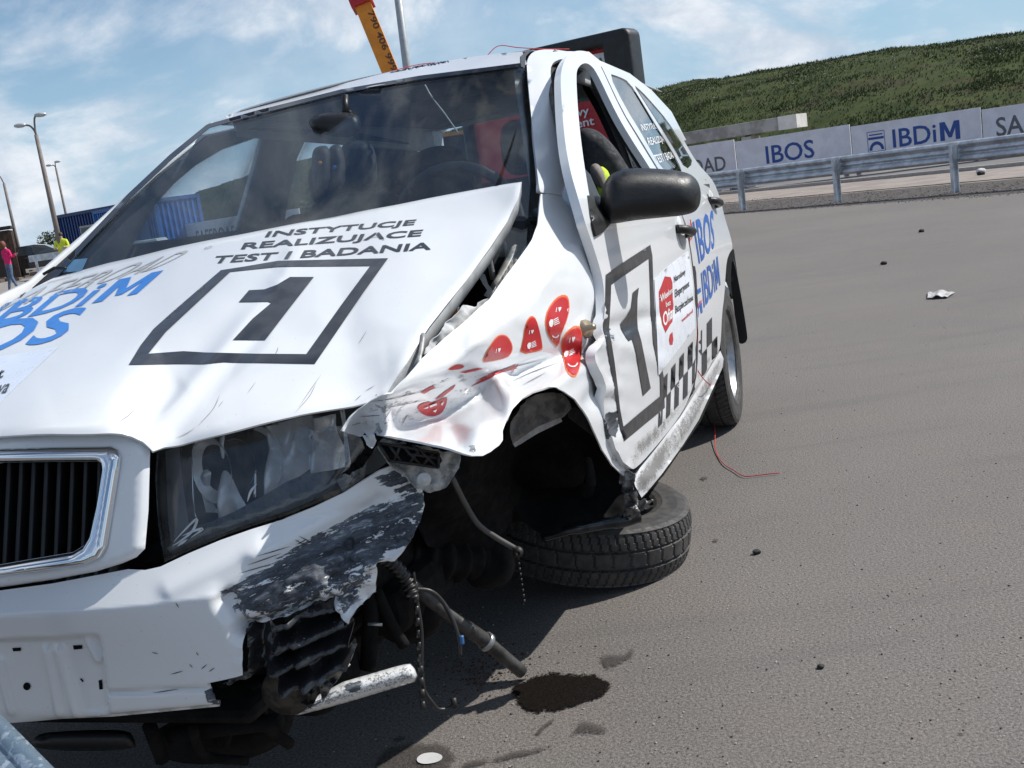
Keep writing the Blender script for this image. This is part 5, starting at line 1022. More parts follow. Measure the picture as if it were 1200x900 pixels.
# seats
def seatp(name, pts, d_, th, eg, m_=None, par=CAR):
    V, Fc = inflate(chaikin(pts, 2), lambda P: np.full(len(P), d_), th, eg, 6.); return mesh(name, V, Fc, m_ or M['fabric'], par)
def seat(cx, cy):
    def rb(c, s, R=None):
        V, Fc = box(c, s, R); o = mesh('seat', V, Fc, M['fabric'], CAR); bevel(o, .05, 3); return o
    a = math.radians(18); R = np.array([[math.cos(a), 0, -math.sin(a)], [0, 1, 0], [math.sin(a), 0, math.cos(a)]]).T
    s1 = rb((cx+.05, cy, .50), (.50, .50, .16)); b_ = rb((cx-.26, cy, .80), (.13, .50, .58), np.array([[math.cos(a), 0, -math.sin(a)], [0, 1, 0], [math.sin(a), 0, math.cos(a)]])); b_.name = 'backrest'
    h_ = rb((cx-.36, cy, 1.17), (.10, .27, .16)); h_.name = 'headrest'
seat(-1.15, .36); seat(-1.15, -.36)
seatp('rear_seat_backrest', [(480, 185), (500, 172), (530, 170), (545, 180), (556, 205), (556, 250), (430, 260), (440, 215)], 4.0, .16, 18)
seatp('backrest', [(360, 250), (372, 232), (400, 226), (440, 222), (470, 225), (480, 262), (360, 285)], 3.3, .12, 16)
seatp('headrest', [(585, 160), (590, 146), (600, 140), (612, 140), (618, 160), (618, 190), (605, 198), (592, 190)], 3.2, .10, 12)
seatp('backrest', [(676, 152), (690, 149), (706, 156), (724, 176), (742, 206), (752, 236), (700, 246), (684, 236), (678, 190)], 3.02, .10, 10)
# inner mirror and the camera box on the dashboard
im = seatp('interior_mirror', [(360, 140), (380, 131), (418, 132), (424, 145), (420, 160), (392, 161), (366, 154)], 2.95, .05, 8, M['black'])
V, Fc = tube(at([(405, 135), (404, 112)], [2.97, 2.98]), .010, 8); mesh('mirror_stalk', V, Fc, M['black'], im)
eq = seatp('recorder_box', [(365, 184), (368, 173), (380, 170), (386, 173), (389, 190), (388, 219), (376, 224), (366, 220)], 2.9, .05, 3, M['dark']); seatp('recorder_box', [(384, 178), (388, 170), (398, 169), (402, 176), (406, 200), (402, 221), (390, 221)], 2.92, .05, 3, M['dark']); seatp('recorder_box', [(398, 176), (404, 167), (424, 164), (436, 168), (443, 190), (440, 224), (404, 224)], 2.96, .06, 5, M['fabric'])
for (px, py), c in (((375, 191), (.6, .22, .03)), ((392, 196), (.02, .12, .5))):
    A, Fq = lathe([(0, .002), (.0045, .0015), (.0055, 0), (0, 0)], 14); mesh('indicator', align(A, (1, .4, 0), at([(px, py)], [2.868])[0]), Fq, mat('lamp_colour', c, .3), eq)
V, Fc = tube([( -.62+.02*math.cos(t), .36+.18*math.cos(t), .93+.16*math.sin(t)) for t in np.linspace(0, 2*math.pi, 25)], .014, 8, False); mesh('steering_wheel', V, Fc, M['black'], CAR)
# ---- grille
gl_ = pj([.70, -.30, .70], [.68, -.32, .52], [.70, -.26, .46])
go = [(0, 509), (60, 507), (141, 505.5), (155, 510), (166, 519), (172, 530), (170, 600), (166, 645), (156, 655), (140, 662), (108, 672), (60, 681), (0, 690)]+[tuple(gl_[2]), tuple(gl_[1]), tuple(gl_[0])]
cl_ = pj([.71, -.25, .655], [.70, -.24, .52], [.705, -.22, .50])
co = [(0, 525), (60, 523), (132, 522), (140, 526), (144, 534), (143, 546), (136, 590), (128, 640), (121, 652), (104, 660), (50, 668), (0, 674), tuple(cl_[2]), tuple(cl_[1]), tuple(cl_[0])]
cc = np.array(cl_); ci = [(0, 540.5), (60, 539.5), (118, 539), (122, 542), (122.5, 548), (116, 590), (108, 626), (101, 638), (88, 646), (40, 654), (0, 661), (cc[2][0]+18, cc[2][1]-10), (cc[1][0]+18, cc[1][1]-6), (cc[0][0]+18, cc[0][1]+14)]
gr = panel('grille_surround', go, GRIL, M['white_front'], CAR, 6., holes=[ci], thick=.012, disp=lambda P, V: V-np.array([1., 0, 0])*(.012*np.clip(1-edist(P, go)/9, 0, 1)**2)[:, None]+np.array([.004, 0, 0]), rings=(3, 6))
paint(gr, 'scuff', [([(0, 0), (1, 0), (0, 1)], 0, 1)])
def chrome_d(P, V):
    e = np.minimum(edist(P, co), edist(P, ci)); return V+np.array([1, .2, 0])*(.006+.012*np.sqrt(np.clip(1-(1-np.clip(e/9, 0, 1))**2, 0, 1)))[:, None]
panel('chrome_frame', co, GRIL, M['chrome'], gr, 3., holes=[ci], disp=chrome_d, thick=.006, rings=(1.5, 3, 5, 7))
panel('grille_back', [(p[0], p[1]) for p in chaikin(ci, 1)], lambda P: GRIL(P)-np.array([.09, 0, 0]), M['liner'], gr, 10.)
gs = mat('grille_slats', (.006, .006, .007), .4)
GF = lambda y, z: (.775-.55*abs(y)**3-.35*(z-.5))-.022
for y in np.arange(-.235, .262, .0235):
    V = []; zs = np.linspace(.49, .672, 8)
    for z in zs:
        for dx, dy in ((0, -.0035), (.006, 0), (0, .0035), (-.035, .002), (-.035, -.002)): V.append((GF(y, z)+dx, y+dy, z))
    Fc = [(i*5+j, i*5+(j+1) % 5, (i+1)*5+(j+1) % 5, (i+1)*5+j) for i in range(7) for j in range(5)]; mesh('slat', V, Fc, gs, gr)
# ---- headlight
ho = [(178, 531), (200, 524), (258, 508), (310, 495), (356, 487.5), (374, 490), (380, 506), (400, 508), (426, 509), (427, 530), (425, 549), (423, 562), (404, 575.5), (368, 592), (331, 606.5), (295, 618), (258, 631), (222, 646), (187, 662), (182, 635), (178, 600), (176, 565)]
hb = [(176, 528), (258, 505), (352, 484), (412, 473), (440, 466), (452, 480), (440, 505), (432, 560), (404, 580), (331, 611), (258, 636), (185, 668), (166, 662), (168, 600), (170, 540)]
hlp = panel('headlight', hb, lambda P: HEAD(P)-np.array([.15, .02, 0]), mat('lamp_housing', (.05, .055, .06), .5), CAR, 8., thick=.004)
refl = mat('reflector', (.74, .77, .80), .22, .30, var=.25, scale=22)
def bowl(px, py, r, d_, s=(1, 1.25), tilt=0.):
    c = HEAD([(px, py)])[0]-np.array([d_, 0, 0]); k = 12; V = []; n = 30
    prof = [(.10, -.022), (.3, -.020), (.55, -.012), (.8, -.002), (1, .008)]
    A, Fq = lathe([(q*r, h) for q, h in prof], n); A[:, 0] *= s[0]; A[:, 1] *= s[1]; V = np.c_[A[:, 2]*1.0, A[:, 0], A[:, 1]]; Rt = np.array([[math.cos(tilt), -math.sin(tilt), 0], [math.sin(tilt), math.cos(tilt), 0], [0, 0, 1]]); V = V @ Rt.T+c; o = mesh('reflector', V, Fq, refl, hlp)
    A, Fq = lathe([(0, .006), (r*.12, .005), (r*.15, .0), (r*.16, -.012)], 16); mesh('bulb', np.c_[A[:, 2], A[:, 0], A[:, 1]]@Rt.T+c-np.array([.018, 0, 0]), Fq, mat('bulb_cap', (.30, .31, .33), .2, .6), hlp); return o
bowl(226, 560, .036, .058, (1, 1.5)); bowl(290, 545, .036, .058, (.9, 1.35)); bowl(340, 524, .018, .056, (1, 1.3)); bowl(258, 552, .030, .058, (1, 1.3))
refB = [(190, 534), (258, 514), (330, 500), (368, 496), (376, 540), (378, 562), (330, 566), (300, 590), (275, 612), (232, 626), (206, 618), (198, 570)]
def refd(P, V):
    return V+np.array([1, 0, 0])*(.022*np.sin(P[:, 0]/9)*np.abs(np.sin(P[:, 1]/23+P[:, 0]/60))+.006*np.sin(P[:, 0]/4.2+P[:, 1]/40))[:, None]
panel('reflector', refB, lambda P: HEAD(P)-np.array([.070, 0, 0]), refl, hlp, 2.5, disp=refd, thick=0)
for pts in ([(204, 542), (206, 600), (209, 617)], [(384, 486), (388, 510), (391, 556)], [(387, 484), (391, 520), (395, 558)], [(281, 560), (280, 592)]):
    V, Fc = tube(curve(HEAD(pts)-np.array([.045, 0, 0]), 5), .0022, 6); mesh('trim_rib', V, Fc, M['chrome'], hlp)
panel('lamp_mask', [(181, 650), (200, 628), (235, 618), (262, 606), (300, 585), (325, 570), (350, 560), (372, 562), (386, 572), (400, 574), (331, 603), (258, 628), (188, 657)], lambda P: HEAD(P)-np.array([.03, 0, 0]), mat('smoked_mask', (.06, .066, .075), .3, var=.5, scale=60), hlp, 6.)
panel('lamp_mask', [(180, 534), (196, 529), (200, 570), (208, 625), (188, 652), (183, 620)], lambda P: HEAD(P)-np.array([.03, 0, 0]), mat('smoked_mask', (.11, .125, .15), .2), hlp, 6.)
lens = panel('lens', ho, HEAD, M['lens'], hlp, 8., thick=.003, disp=lambda P, V: V-np.array([1., 0, 0])*(.012*np.clip(1-edist(P, ho)/8, 0, 1)**2)[:, None])
scratch('lens_chip', [[(204, 635), (216, 622), (231, 608), (226, 622), (212, 634), (202, 640)], [(214, 628), (228, 622), (238, 620), (224, 630)], [(208, 640), (220, 632)], [(290, 588), (294, 576), (301, 567)]], lens, 3., mat('chip_white', (.6, .62, .64), .3))
panel('broken_lens_edge', [(380, 500), (402, 498), (428, 503), (440, 520), (430, 548), (425, 560), (404, 576), (396, 560), (402, 530), (388, 518)], lambda P: HEAD(P)+np.array([.006, .0, 0]), M['lens'], hlp, 5.)
panel('grille_gap', [(166, 520), (178, 530), (178, 600), (186, 664), (160, 676), (100, 690), (110, 668), (150, 655), (165, 645)], lambda P: GRIL(P)-np.array([.10, 0, 0]), M['liner'], CAR, 10.)
# ---- bumper
bo = [(0, 692), (60, 684), (108, 675), (150, 667), (170, 668), (188, 664), (222, 648), (258, 633), (295, 620), (331, 609), (368, 594), (404, 577), (428, 562), (446, 551), (462, 545), (480, 556), (495, 574), (497.5, 592), (492, 612), (480, 636), (464, 652), (444, 654), (443, 667), (439, 694), (420, 712), (407, 727), (400, 724), (387, 703), (360, 716), (330, 728), (299, 736), (283, 741), (284, 765), (284.5, 791), (266, 796), (242, 801), (250, 815), (254, 830), (252, 835), (190, 841), (126, 847), (60, 850), (0, 851)]
bl = pj([.79, -.06, .28], [.79, -.06, .535])
bo = bo+[tuple(bl[0]), tuple(bl[1])]
pl_o = [(-60, 752), (60, 747), (112, 743.5), (117, 746), (120, 760), (126, 808), (128, 838), (60, 849), (-60, 856)]
def bump_disp(P, V):
    d = np.zeros(len(P))
    ip = pip(P, pl_o); e = edist(P, pl_o); d -= np.where(ip, .010*np.clip(e/4, 0, 1), 0)
    for a, b, amp, w in (((52, 765), (66, 838), .007, 5), ((66, 765), (86, 838), .007, 5), ((-5, 780), (10, 836), .007, 5), ((126, 812), (254, 806), -.007, 2.2), ((128, 838), (254, 828), -.004, 2.2), ((100, 752), (112, 775), .008, 4)):
        dd, t = seg(P, a, b); d += amp*np.exp(-(dd/w)**2)
    for a, b, amp, w in (((262, 705), (288, 742), -.018, 9), ((275, 700), (440, 600), -.018, 18), ((300, 650), (430, 585), .006, 12), ((200, 690), (300, 640), .006, 12), ((282, 741), (400, 700), -.02, 9), ((380, 700), (440, 660), .012, 8), ((405, 640), (410, 715), -.012, 6)):
        dd, t = seg(P, a, b); d += amp*np.exp(-(dd/w)**2)
    m_ = np.clip((P[:, 0]-270)/60, 0, 1)*np.clip((P[:, 1]-(905-P[:, 0]*.75))/50, 0, 1); n = np.array([noise.fractal(Vector((p[0]/26, p[1]/18, 4.)), 1., 2., 5) for p in P])*.017*m_
    lip = np.clip((P[:, 1]-838+(P[:, 0]-126)*.09)/6, 0, 1)*-.02*(P[:, 0] < 262)
    return V+np.array([1, .25, 0])*(d+n+lip)[:, None]
yy = np.linspace(-.06, -.74, 16); zz = np.linspace(.265, .575, 10); V2 = np.array([(xb(y, z), y, z) for y in yy for z in zz]); T2 = [(i*10+j, i*10+j+1, (i+1)*10+j+1) for i in range(15) for j in range(9)]+[(i*10+j, (i+1)*10+j+1, (i+1)*10+j) for i in range(15) for j in range(9)]
hol = [[(28, 856-97), (37, 759-.5), (36, 762), (28, 763)]]
bmp = panel('bumper', bo, BUMP, M['white_front'], CAR, 3.6, disp=bump_disp, thick=.006)
bmp2 = mesh('bumper_right_half', V2, T2, M['white_front'], CAR); paint_dummy = bmp2.data.attributes.new('scuff', 'FLOAT', 'POINT')
scf = [(243, 692), (290, 668), (330, 645), (352, 624), (400, 606), (440, 585), (500, 556), (505, 620), (450, 665), (420, 712), (405, 733), (385, 708), (330, 735), (280, 746), (262, 722)]
paint(bmp, 'scuff', [(scf, .50, 11), ([(300, 668), (370, 625), (440, 595), (505, 560), (500, 640), (440, 660), (400, 690), (300, 735), (262, 712)], .60, 12), ([(384, 700), (410, 668), (442, 640), (446, 690), (408, 730)], .30, 8), ([(360, 640), (420, 600), (460, 590), (400, 690), (380, 690)], .72, 14), ([(236, 808), (262, 796), (286, 792), (256, 838), (240, 822)], .60, 6), ([(430, 560), (470, 540), (500, 575), (470, 590)], .58, 10)])
paint(bmp, 'dirt', [([(130, 800), (280, 770), (280, 795), (250, 835), (130, 842)], .33, 20), ([(0, 800), (125, 800), (125, 848), (0, 850)], .22, 20), (scf, .3, 20)])
scratch('scratch', [[(222, 778), (226, 782)], [(230, 764), (233, 768)], [(206, 706), (210, 712)], [(200, 790), (215, 786)], [(236, 784), (243, 778)], [(245, 787), (252, 782)], [(180, 812), (210, 808)], [(300, 652), (340, 640)], [(290, 662), (330, 648)], [(345, 632), (360, 640)], [(350, 628), (366, 636)], [(280, 672), (320, 660)], [(178, 764), (186, 766)]], bmp, 1.)
decal('plate_hole', [[(28 + 4*math.cos(t)*1.1+4, 804+4.6*math.sin(t)) for t in np.linspace(0, 6.28, 13)[:-1]], [(15, 759), (25, 758.5), (25, 762.5), (16, 763)], [(86, 756), (97, 755.5), (97, 760), (87, 761)], [(116, 797), (120, 796), (121, 807), (117, 808)], [(102, 844), (113, 843), (113, 845.5), (102, 846.5)], [(0, 845.5), (10, 845), (9, 848), (0, 848)], [(94, 795), (96, 794.5), (99, 798), (97, 799)]], bmp, M['liner'], bmp, 3., .0012)
# black ribbed absorber pushed out of the corner
ab = [(283, 741), (299, 736), (340, 722), (387, 701), (392, 712), (401, 724), (407, 740), (408, 757), (411, 768), (404, 782), (386, 792), (352, 803), (328, 811), (300, 800), (272, 803), (254, 808), (268, 797), (285, 792)]
def ab_disp(P, V):
    w_ = np.array([noise.noise(Vector((p[0]/45, p[1]/30, 2.))) for p in P])*9; u = (P[:, 1]-741+(P[:, 0]-285)*.40+w_)/27.; s_ = np.sin(u*2*math.pi); d = .022*np.sign(s_)*np.abs(s_)**.7*np.clip((P[:, 0]-306)/16, .0, 1)-.03*np.exp(-((P[:, 0]-298)/10)**2)+.012*np.exp(-((P[:, 0]-345-(P[:, 1]-750)*.3)/7)**2)
    n = np.array([noise.fractal(Vector((p[0]/26, p[1]/13, 9.)), 1., 2., 4) for p in P])*.012; return V+np.array([1, .2, -.2])*(d+n)[:, None]
abm = mat('scraped_black', (.014, .014, .015), .35, var=.3, scale=30, bump=.5, bscale=90, coat=.25); abo = panel('bumper_absorber', ab, lambda P: BUMP(P)-np.array([.012, .0, 0]), paint_mat('scraped_black_plastic', (0, .9, .35), 8, 90, base=(.015, .015, .017), under=(.22, .23, .24)), CAR, 2.4, disp=ab_disp)
paint(abo, 'scuff', [([(310, 745), (392, 706), (408, 740), (330, 790)], .34, 10)])
V, Fc = lathe([(0, .012), (.020, .014), (.034, .004), (.046, .008), (.050, -.004), (.048, -.03)], 28); q = at([(336, 812)], [1.63])[0]; mesh('fog_lamp', align(V*.80, (1, .15, -.25), q), Fc, mat('broken_lamp', (.06, .055, .05), .35, .5, var=.6, scale=60), CAR)
for pts, d_, m_ in (([(372, 796), (400, 765), (411, 778), (392, 800), (378, 822)], 1.62, tornm), ([(352, 806), (372, 796), (378, 806), (364, 830), (350, 822)], 1.62, M['steel'])):
    panel('torn_bracket', pts, lambda P, d_=d_: wr(P, at(P, np.full(len(P), d_)), .03, 12, (.8, .5, .5)), m_, CAR, 3.)
# white cross member under the bumper
cm_o = [(340, 838), (352, 824), (378, 812), (402, 799), (440, 788), (474, 778), (481, 777), (487, 784), (490, 792), (486, 799), (450, 810), (410, 822), (378, 831), (350, 838)]
V, Fc = inflate(cm_o, lambda P: 1.80+(P[:, 0]-340)*.0005, .07, 13, 3.); cmo = mesh('cross_member', V, Fc, M['white_front'], CAR); PX[cmo.name] = np.array([((c@RC.T)[0]/(c@RC.T)[2]*F+600, (c@RC.T)[1]/(c@RC.T)[2]*F+450) for c in (V-CC)]); paint(cmo, 'scuff', [([(400, 800), (425, 795), (425, 812), (405, 816)], .62, 5), ([(340, 838), (380, 812), (400, 802), (400, 808), (360, 838)], .5, 4)]); paint(cmo, 'dirt', [(cm_o, .52, 4)])
# hanging underparts
def wire(name, pts, r, m_, par=CAR, n=8, m=6):
    P = curve(at([p[:2] for p in pts], [p[2] for p in pts]), m); V, Fc = tube(P, r, n); return mesh(name, V, Fc, m_, par)
def bellows(name, pts, r0, r1, rings, m_, par=CAR):
    P = curve(at([p[:2] for p in pts], [p[2] for p in pts]), rings*4); t = np.linspace(0, 1, len(P)); seglen = np.linspace(0, rings*2*math.pi, len(P)); V, Fc = tube(P, (r0+(r1-r0)*t)*(1+.16*np.sin(seglen)), 16); return mesh(name, V, Fc, m_, par)
bk = mat('black_hose', (.016, .0155, .0155), .42, var=.3, scale=40, coat=.2)
bellows('hose', [(446, 652, 1.82), (462, 662, 1.84), (476, 680, 1.86), (484, 700, 1.86)], .0115, .0115, 9, bk)
bellows('drive_shaft_boot', [(470, 648, 2.20), (520, 655, 2.25), (560, 650, 2.32)], .050, .042, 5, M['underbody'])
wire('track_rod', [(470, 672, 2.0), (500, 700, 2.02), (548, 737, 2.05), (572, 754, 2.08), (612, 788, 2.12)], [.012]*6+[.013]*6+[.015]*6+[.013]*6+[.013], M['steel'])
A, Fq = lathe([(.0165, -.006), (.019, -.004), (.019, .004), (.0165, .006)], 16); mesh('clamp', align(A, at([(572, 754)], [2.08])[0]-at([(548, 737)], [2.05])[0], at([(570, 752)], [2.08])[0]), Fq, M['silver'], CAR)
wire('cable', [(484, 690, 1.88), (505, 693, 1.89), (520, 707, 1.9), (532, 730, 1.9), (538, 752, 1.9), (539, 768, 1.9)], .004, bk)
wire('cable', [(540, 745, 1.9), (541, 755, 1.9)], .0055, mat('blue_plug', (.03, .10, .25), .4))
for i in range(11):
    y0 = 682+i*14.
    wire('cable_tape', [(486+i*.9, y0, 1.87), (487+i*.9, y0+9, 1.87)], .0055 if i % 2 else .0048, bk if i % 3 else M['steel'], n=8, m=2)
wire('cable', [(484, 670, 1.86), (488, 700, 1.87), (494, 740, 1.87), (494, 780, 1.87), (497, 808, 1.88), (507, 824, 1.89), (514, 831, 1.90), (526, 830, 1.91), (533, 824, 1.91)], .0036, bk)
wire('cable_plug', [(531, 818, 1.91), (533, 829, 1.91)], .0055, M['steel'], m=2)
wire('cable', [(530, 560, 1.95), (545, 590, 2.0), (560, 614, 2.02), (580, 629, 2.04), (604, 643, 2.06)], .0055, mat('grey_hose', (.09, .085, .08), .5))
A, Fq = lathe([(.004, -.008), (.010, -.006), (.010, .006), (.004, .008)], 14); mesh('hose_end', align(A, (1, .3, 0), at([(607, 647)], [2.05])[0]), Fq, M['steel'], CAR)
for i in range(9): wire('chain_link', [(607+i*.9, 653+i*6.2, 2.05), (607.5+i*.9, 656+i*6.2, 2.05)], .0022, M['steel'], m=2, n=6)
wire('strut', [(430, 690, 1.95), (434, 720, 1.95), (432, 770, 1.95), (430, 784, 1.95)], .016, M['underbody'])
wire('strut', [(440, 690, 1.95), (458, 730, 1.96), (474, 757, 1.97)], .011, M['underbody']); wire('bolt', [(431, 731, 1.91), (448, 732, 1.91)], .003, M['silver'], m=2)
seatp('lower_arm', [(430, 700), (470, 680), (520, 700), (520, 740), (470, 760), (440, 740)], 2.15, .08, 14, M['underbody'])
seatp('suspension_part', [(540, 640), (570, 615), (600, 630), (606, 668), (590, 690), (545, 690)], 2.35, .10, 14, M['underbody'])
seatp('gearbox', [(180, 850), (320, 800), (350, 830), (330, 880), (240, 900), (170, 885)], 1.95, .15, 20, M['underbody'])
seatp('radiator_support', [(40, 862), (60, 857), (150, 854), (158, 866), (160, 880), (36, 880)], 1.75, .05, 6, M['black'])
for k_, (p_, r_) in enumerate([([(262, 800, 1.75), (270, 830, 1.8), (262, 870, 1.85)], .012), ([(300, 805, 1.72), (312, 850, 1.8), (340, 872, 1.85)], .010), ([(200, 862, 1.8), (250, 855, 1.78), (330, 845, 1.75)], .014), ([(175, 850, 1.75), (190, 890, 1.8)], .012), ([(225, 852, 1.72), (240, 885, 1.78), (290, 892, 1.82)], .008)]): wire('pipe', p_, r_, M['underbody'])
slab('lower_support', (.42, -.05, .20), (.16, .95, .12), M['underbody']); slab('sump', (.12, .05, .16), (.45, .50, .16), M['underbody'])
slab('shade_tray', (.45, -.15, .235), (.45, 1.1, .03))  # tray added under the nose to darken the ground below it
# ---- wheel well
LN = tps([(500, 540, 'd', 2.0), (560, 560, 'd', 2.1), (640, 480, 'd', 2.25), (700, 500, 'd', 2.40), (735, 560, 'd', 2.52), (750, 605, 'd', 2.50), (650, 620, 'd', 2.40), (560, 620, 'd', 2.25), (620, 550, 'd', 2.50)], 1e-3)
panel('wheel_liner', [(500, 545), (545, 528), (585, 515), (596, 488), (622, 462), (650, 456), (676, 470), (705, 520), (740, 562), (748, 585), (752, 606), (735, 612), (700, 613), (660, 621), (635, 626), (610, 600), (600, 640), (560, 650), (500, 640), (488, 590)], LN, M['liner'], CAR, 7., disp=lambda P, V: wr(P, V, .035, 45, (.3, 1, 0), None, 3.))
panel('arch_lip_liner', chaikin([(600, 519), (598, 500), (606, 480), (624, 464), (645, 459), (663, 462), (671, 474), (658, 492), (630, 506), (604, 524)], 1), lambda P: at(P, 1.98+(P[:, 0]-600)*.0022+(P[:, 1]-460)*.001), M['greyliner'], CAR, 4., disp=lambda P, V: wr(P, V, .01, 14, (.5, 1, 0)))
panel('arch_lip_edge', [(601, 520), (604, 524), (630, 508), (659, 494), (657, 489), (630, 500)], lambda P: at(P, 1.97+(P[:, 0]-600)*.0022), mat('pale_liner_edge', (.34, .32, .30), .7, var=.3, scale=40), CAR, 4.)
panel('arch_lip_liner', chaikin([(671, 476), (684, 482), (694, 500), (704, 518), (696, 512), (676, 496), (664, 488)], 1), lambda P: at(P, 2.15+(P[:, 0]-660)*.0022), mat('dark_grey_liner', (.055, .052, .05), .6, var=.5, scale=30), CAR, 4.)  # darker grey tone for the rear piece of the lip liner
V, Fc = tube(curve(at([(636, 630), (665, 622), (700, 615), (730, 610), (748, 604)], [2.42, 2.4, 2.4, 2.42, 2.43]), 6), [.010]*8+[.013]*8+[.016]*8+[.017], 12); mesh('bent_strut', V, Fc, mat('shiny_black_metal', (.05, .055, .06), .18, .7, var=.5, scale=30), CAR)
# headlamp bracket: black lattice and torn white mount
lat_o = [(440, 517), (460, 521), (480, 520), (497, 527), (514, 530), (518, 540), (513, 549), (480, 545), (456, 540)]
LT = lambda P: at(P, 1.585+(np.asarray(P)[:, 0]-440)*.0003)
lt = panel('bracket', [(438, 515), (470, 518), (514, 527), (540, 532), (538, 548), (530, 560), (522, 572), (505, 577), (488, 572), (477, 560), (458, 548), (446, 530)], lambda P: wr(P, at(P, 1.62+(P[:, 0]-440)*.0004), .012, 14, (.8, .5, .5)), mat('scraped_white_metal', (.50, .50, .49), .5, var=.6, scale=55, bump=.6, bscale=120, thr=(.35, .65), col2=(.16, .155, .15)), CAR, 3.)
panel('lattice', lat_o, lambda P: at(P, 1.60+(P[:, 0]-440)*.0003), M['liner'], lt, 4.)
for a, b in [((443, 519), (514, 531)), ((457, 540), (514, 548)), ((443, 519), (457, 541)), ((514, 531), (514, 548)), ((456, 522), (470, 541)), ((470, 520), (462, 540)), ((472, 523), (492, 544)), ((492, 526), (480, 543)), ((492, 527), (510, 546)), ((508, 530), (496, 545)), ((478, 532), (514, 537)), ((484, 521), (492, 534))]:
    V, Fc = tube(LT([a, b]), .0024, 6); mesh('lattice_rib', V, Fc, M['black'], lt)
V, Fc = lathe([(0, .002), (.003, .003), (.0045, .000), (.009, .001), (.0105, -.001)], 20); mesh('bolt_seat', align(V, (1, .5, 0), at([(497, 562)], [1.615])[0]), Fc, M['inner_white'], lt)
panel('torn_flange', [(421, 512), (440, 508), (452, 512), (440, 524), (432, 538), (420, 548), (410, 556), (400, 556), (416, 540), (428, 528)], lambda P: wr(P, at(P, np.full(len(P), 1.60)), .02, 10, (.8, .5, .5)), M['liner'], lt, 3.)
panel('torn_flange', [(424, 510), (438, 508), (441, 516), (436, 526), (430, 522), (428, 516)], lambda P: wr(P, at(P, np.full(len(P), 1.575)), .012, 8, (.8, .5, .5)), M['inner_white'], lt, 2.5)
# ---- engine bay bits in the gap between hood and fender
em = mat('grey_strut', (.48, .47, .45), .45, .3, var=.4, scale=40)
ED = 2.25
wire('hinge_strut', [(570, 283, 2.30), (574, 305, 2.30), (578, 328, 2.30)], .0065, em, m=3); wire('hinge_strut', [(590, 262, 2.38), (592, 290, 2.38), (589, 312, 2.38)], .009, em, m=3)
wire('hinge_arm', [(606, 292, 2.30), (598, 306, 2.27), (590, 322, 2.24), (580, 340, 2.2)], .012, em, m=3)
panel('hinge_bracket', [(560, 322), (568, 321), (572, 333), (577, 340), (573, 349), (567, 346), (571, 340), (566, 333)], lambda P: at(P, np.full(len(P), 2.15)), M['inner_white'], CAR, 3., thick=.006)
panel('fender_inner_flange', chaikin([(496, 418), (500, 408), (524, 380), (541, 360), (548, 356), (557, 361), (563, 352), (574, 349), (577, 346), (574, 351), (560, 363), (543, 379), (520, 398)], 1), lambda P: at(P, 1.68+(P[:, 0]-496)*.0035+.012), M['inner_white'], fen, 3., disp=lambda P, V: wr(P, V, .008, 12, (.3, 1, 0)))
panel('fender_inner_flange', [(574, 349), (580, 338), (590, 322), (602, 302), (607, 304), (597, 319), (586, 334)], lambda P: at(P, 1.94+(P[:, 0]-574)*.006), mat('bolted_flange', (.40, .39, .37), .5, var=.6, scale=70, thr=(.4, .55), col2=(.08, .08, .08)), fen, 3.)
panel('fluid_reservoir', [(522, 364), (530, 352), (537, 358), (534, 371), (524, 373)], lambda P: at(P, np.full(len(P), 2.0)), mat('reservoir_grey', (.22, .23, .22), .5), CAR, 3., thick=.04); panel('orange_cap', [(528, 366), (537, 364), (536, 370), (529, 371)], lambda P: at(P, np.full(len(P), 1.97)), mat('cap_orange', (.8, .22, .02), .5), CAR, 3., thick=.02)
panel('blue_hose_cover', chaikin([(495, 412), (500, 396), (506, 387), (516, 385), (519, 388), (508, 402), (497, 414)], 1), lambda P: at(P, np.full(len(P), 1.86)), mat('blue_plastic', (.01, .08, .30), .4, bump=.6, bscale=60, dist=.004), CAR, 3., thick=.03)
wire('hood_stay', [(496, 392, 1.75), (494, 408, 1.72), (490, 428, 1.68)], .004, em, m=3)
slab('strut_tower', (.12, .50, .66), (.30, .22, .18), M['underbody'])
slab('scuttle', (-.24, 0, .86), (.10, 1.2, .10), M['dark'])
# ---- wheels
def tyre(R0_=.289, n=360):
    prof = [(.178, -.070), (.188, -.078), (.200, -.0815), (.203, -.083), (.215, -.0825), (.245, -.083), (.268, -.080), (.280, -.074)]; tr = np.linspace(-.070, .070, 43); P = [(r, z, 0) for r, z in prof]+[(R0_-.010*(abs(z)/.07)**3, z, 1) for z in tr]+[(r, -z, 0) for r, z in prof[::-1]]
    V = []; k = len(P)
    for i in range(n):
        t = 2*math.pi*i/n
        for r, z, g in P:
            if g:
                for zc in (-.024, .024):
                    if abs(z-zc) < .0030: r -= .008
                lat = ((i+int(abs(z)*60)) % 5) < 1
                if lat and abs(z) > .027: r -= .0045
                if ((i+int(z*70)) % 10) < 1 and abs(z) < .021: r -= .004
            V.append((r*math.cos(t), r*math.sin(t), z))
    return np.array(V), [(i*k+j, i*k+j+1, ((i+1) % n)*k+j+1, ((i+1) % n)*k+j) for i in range(n) for j in range(k-1)]
TY = tyre(); RIMP = [(.0, .028), (.030, .030), (.034, .022), (.060, .020), (.085, .034), (.115, .040), (.145, .030), (.155, .020), (.168, .045), (.182, .070), (.190, .076), (.186, .070), (.176, .050), (.172, -.05), (.186, -.074)]
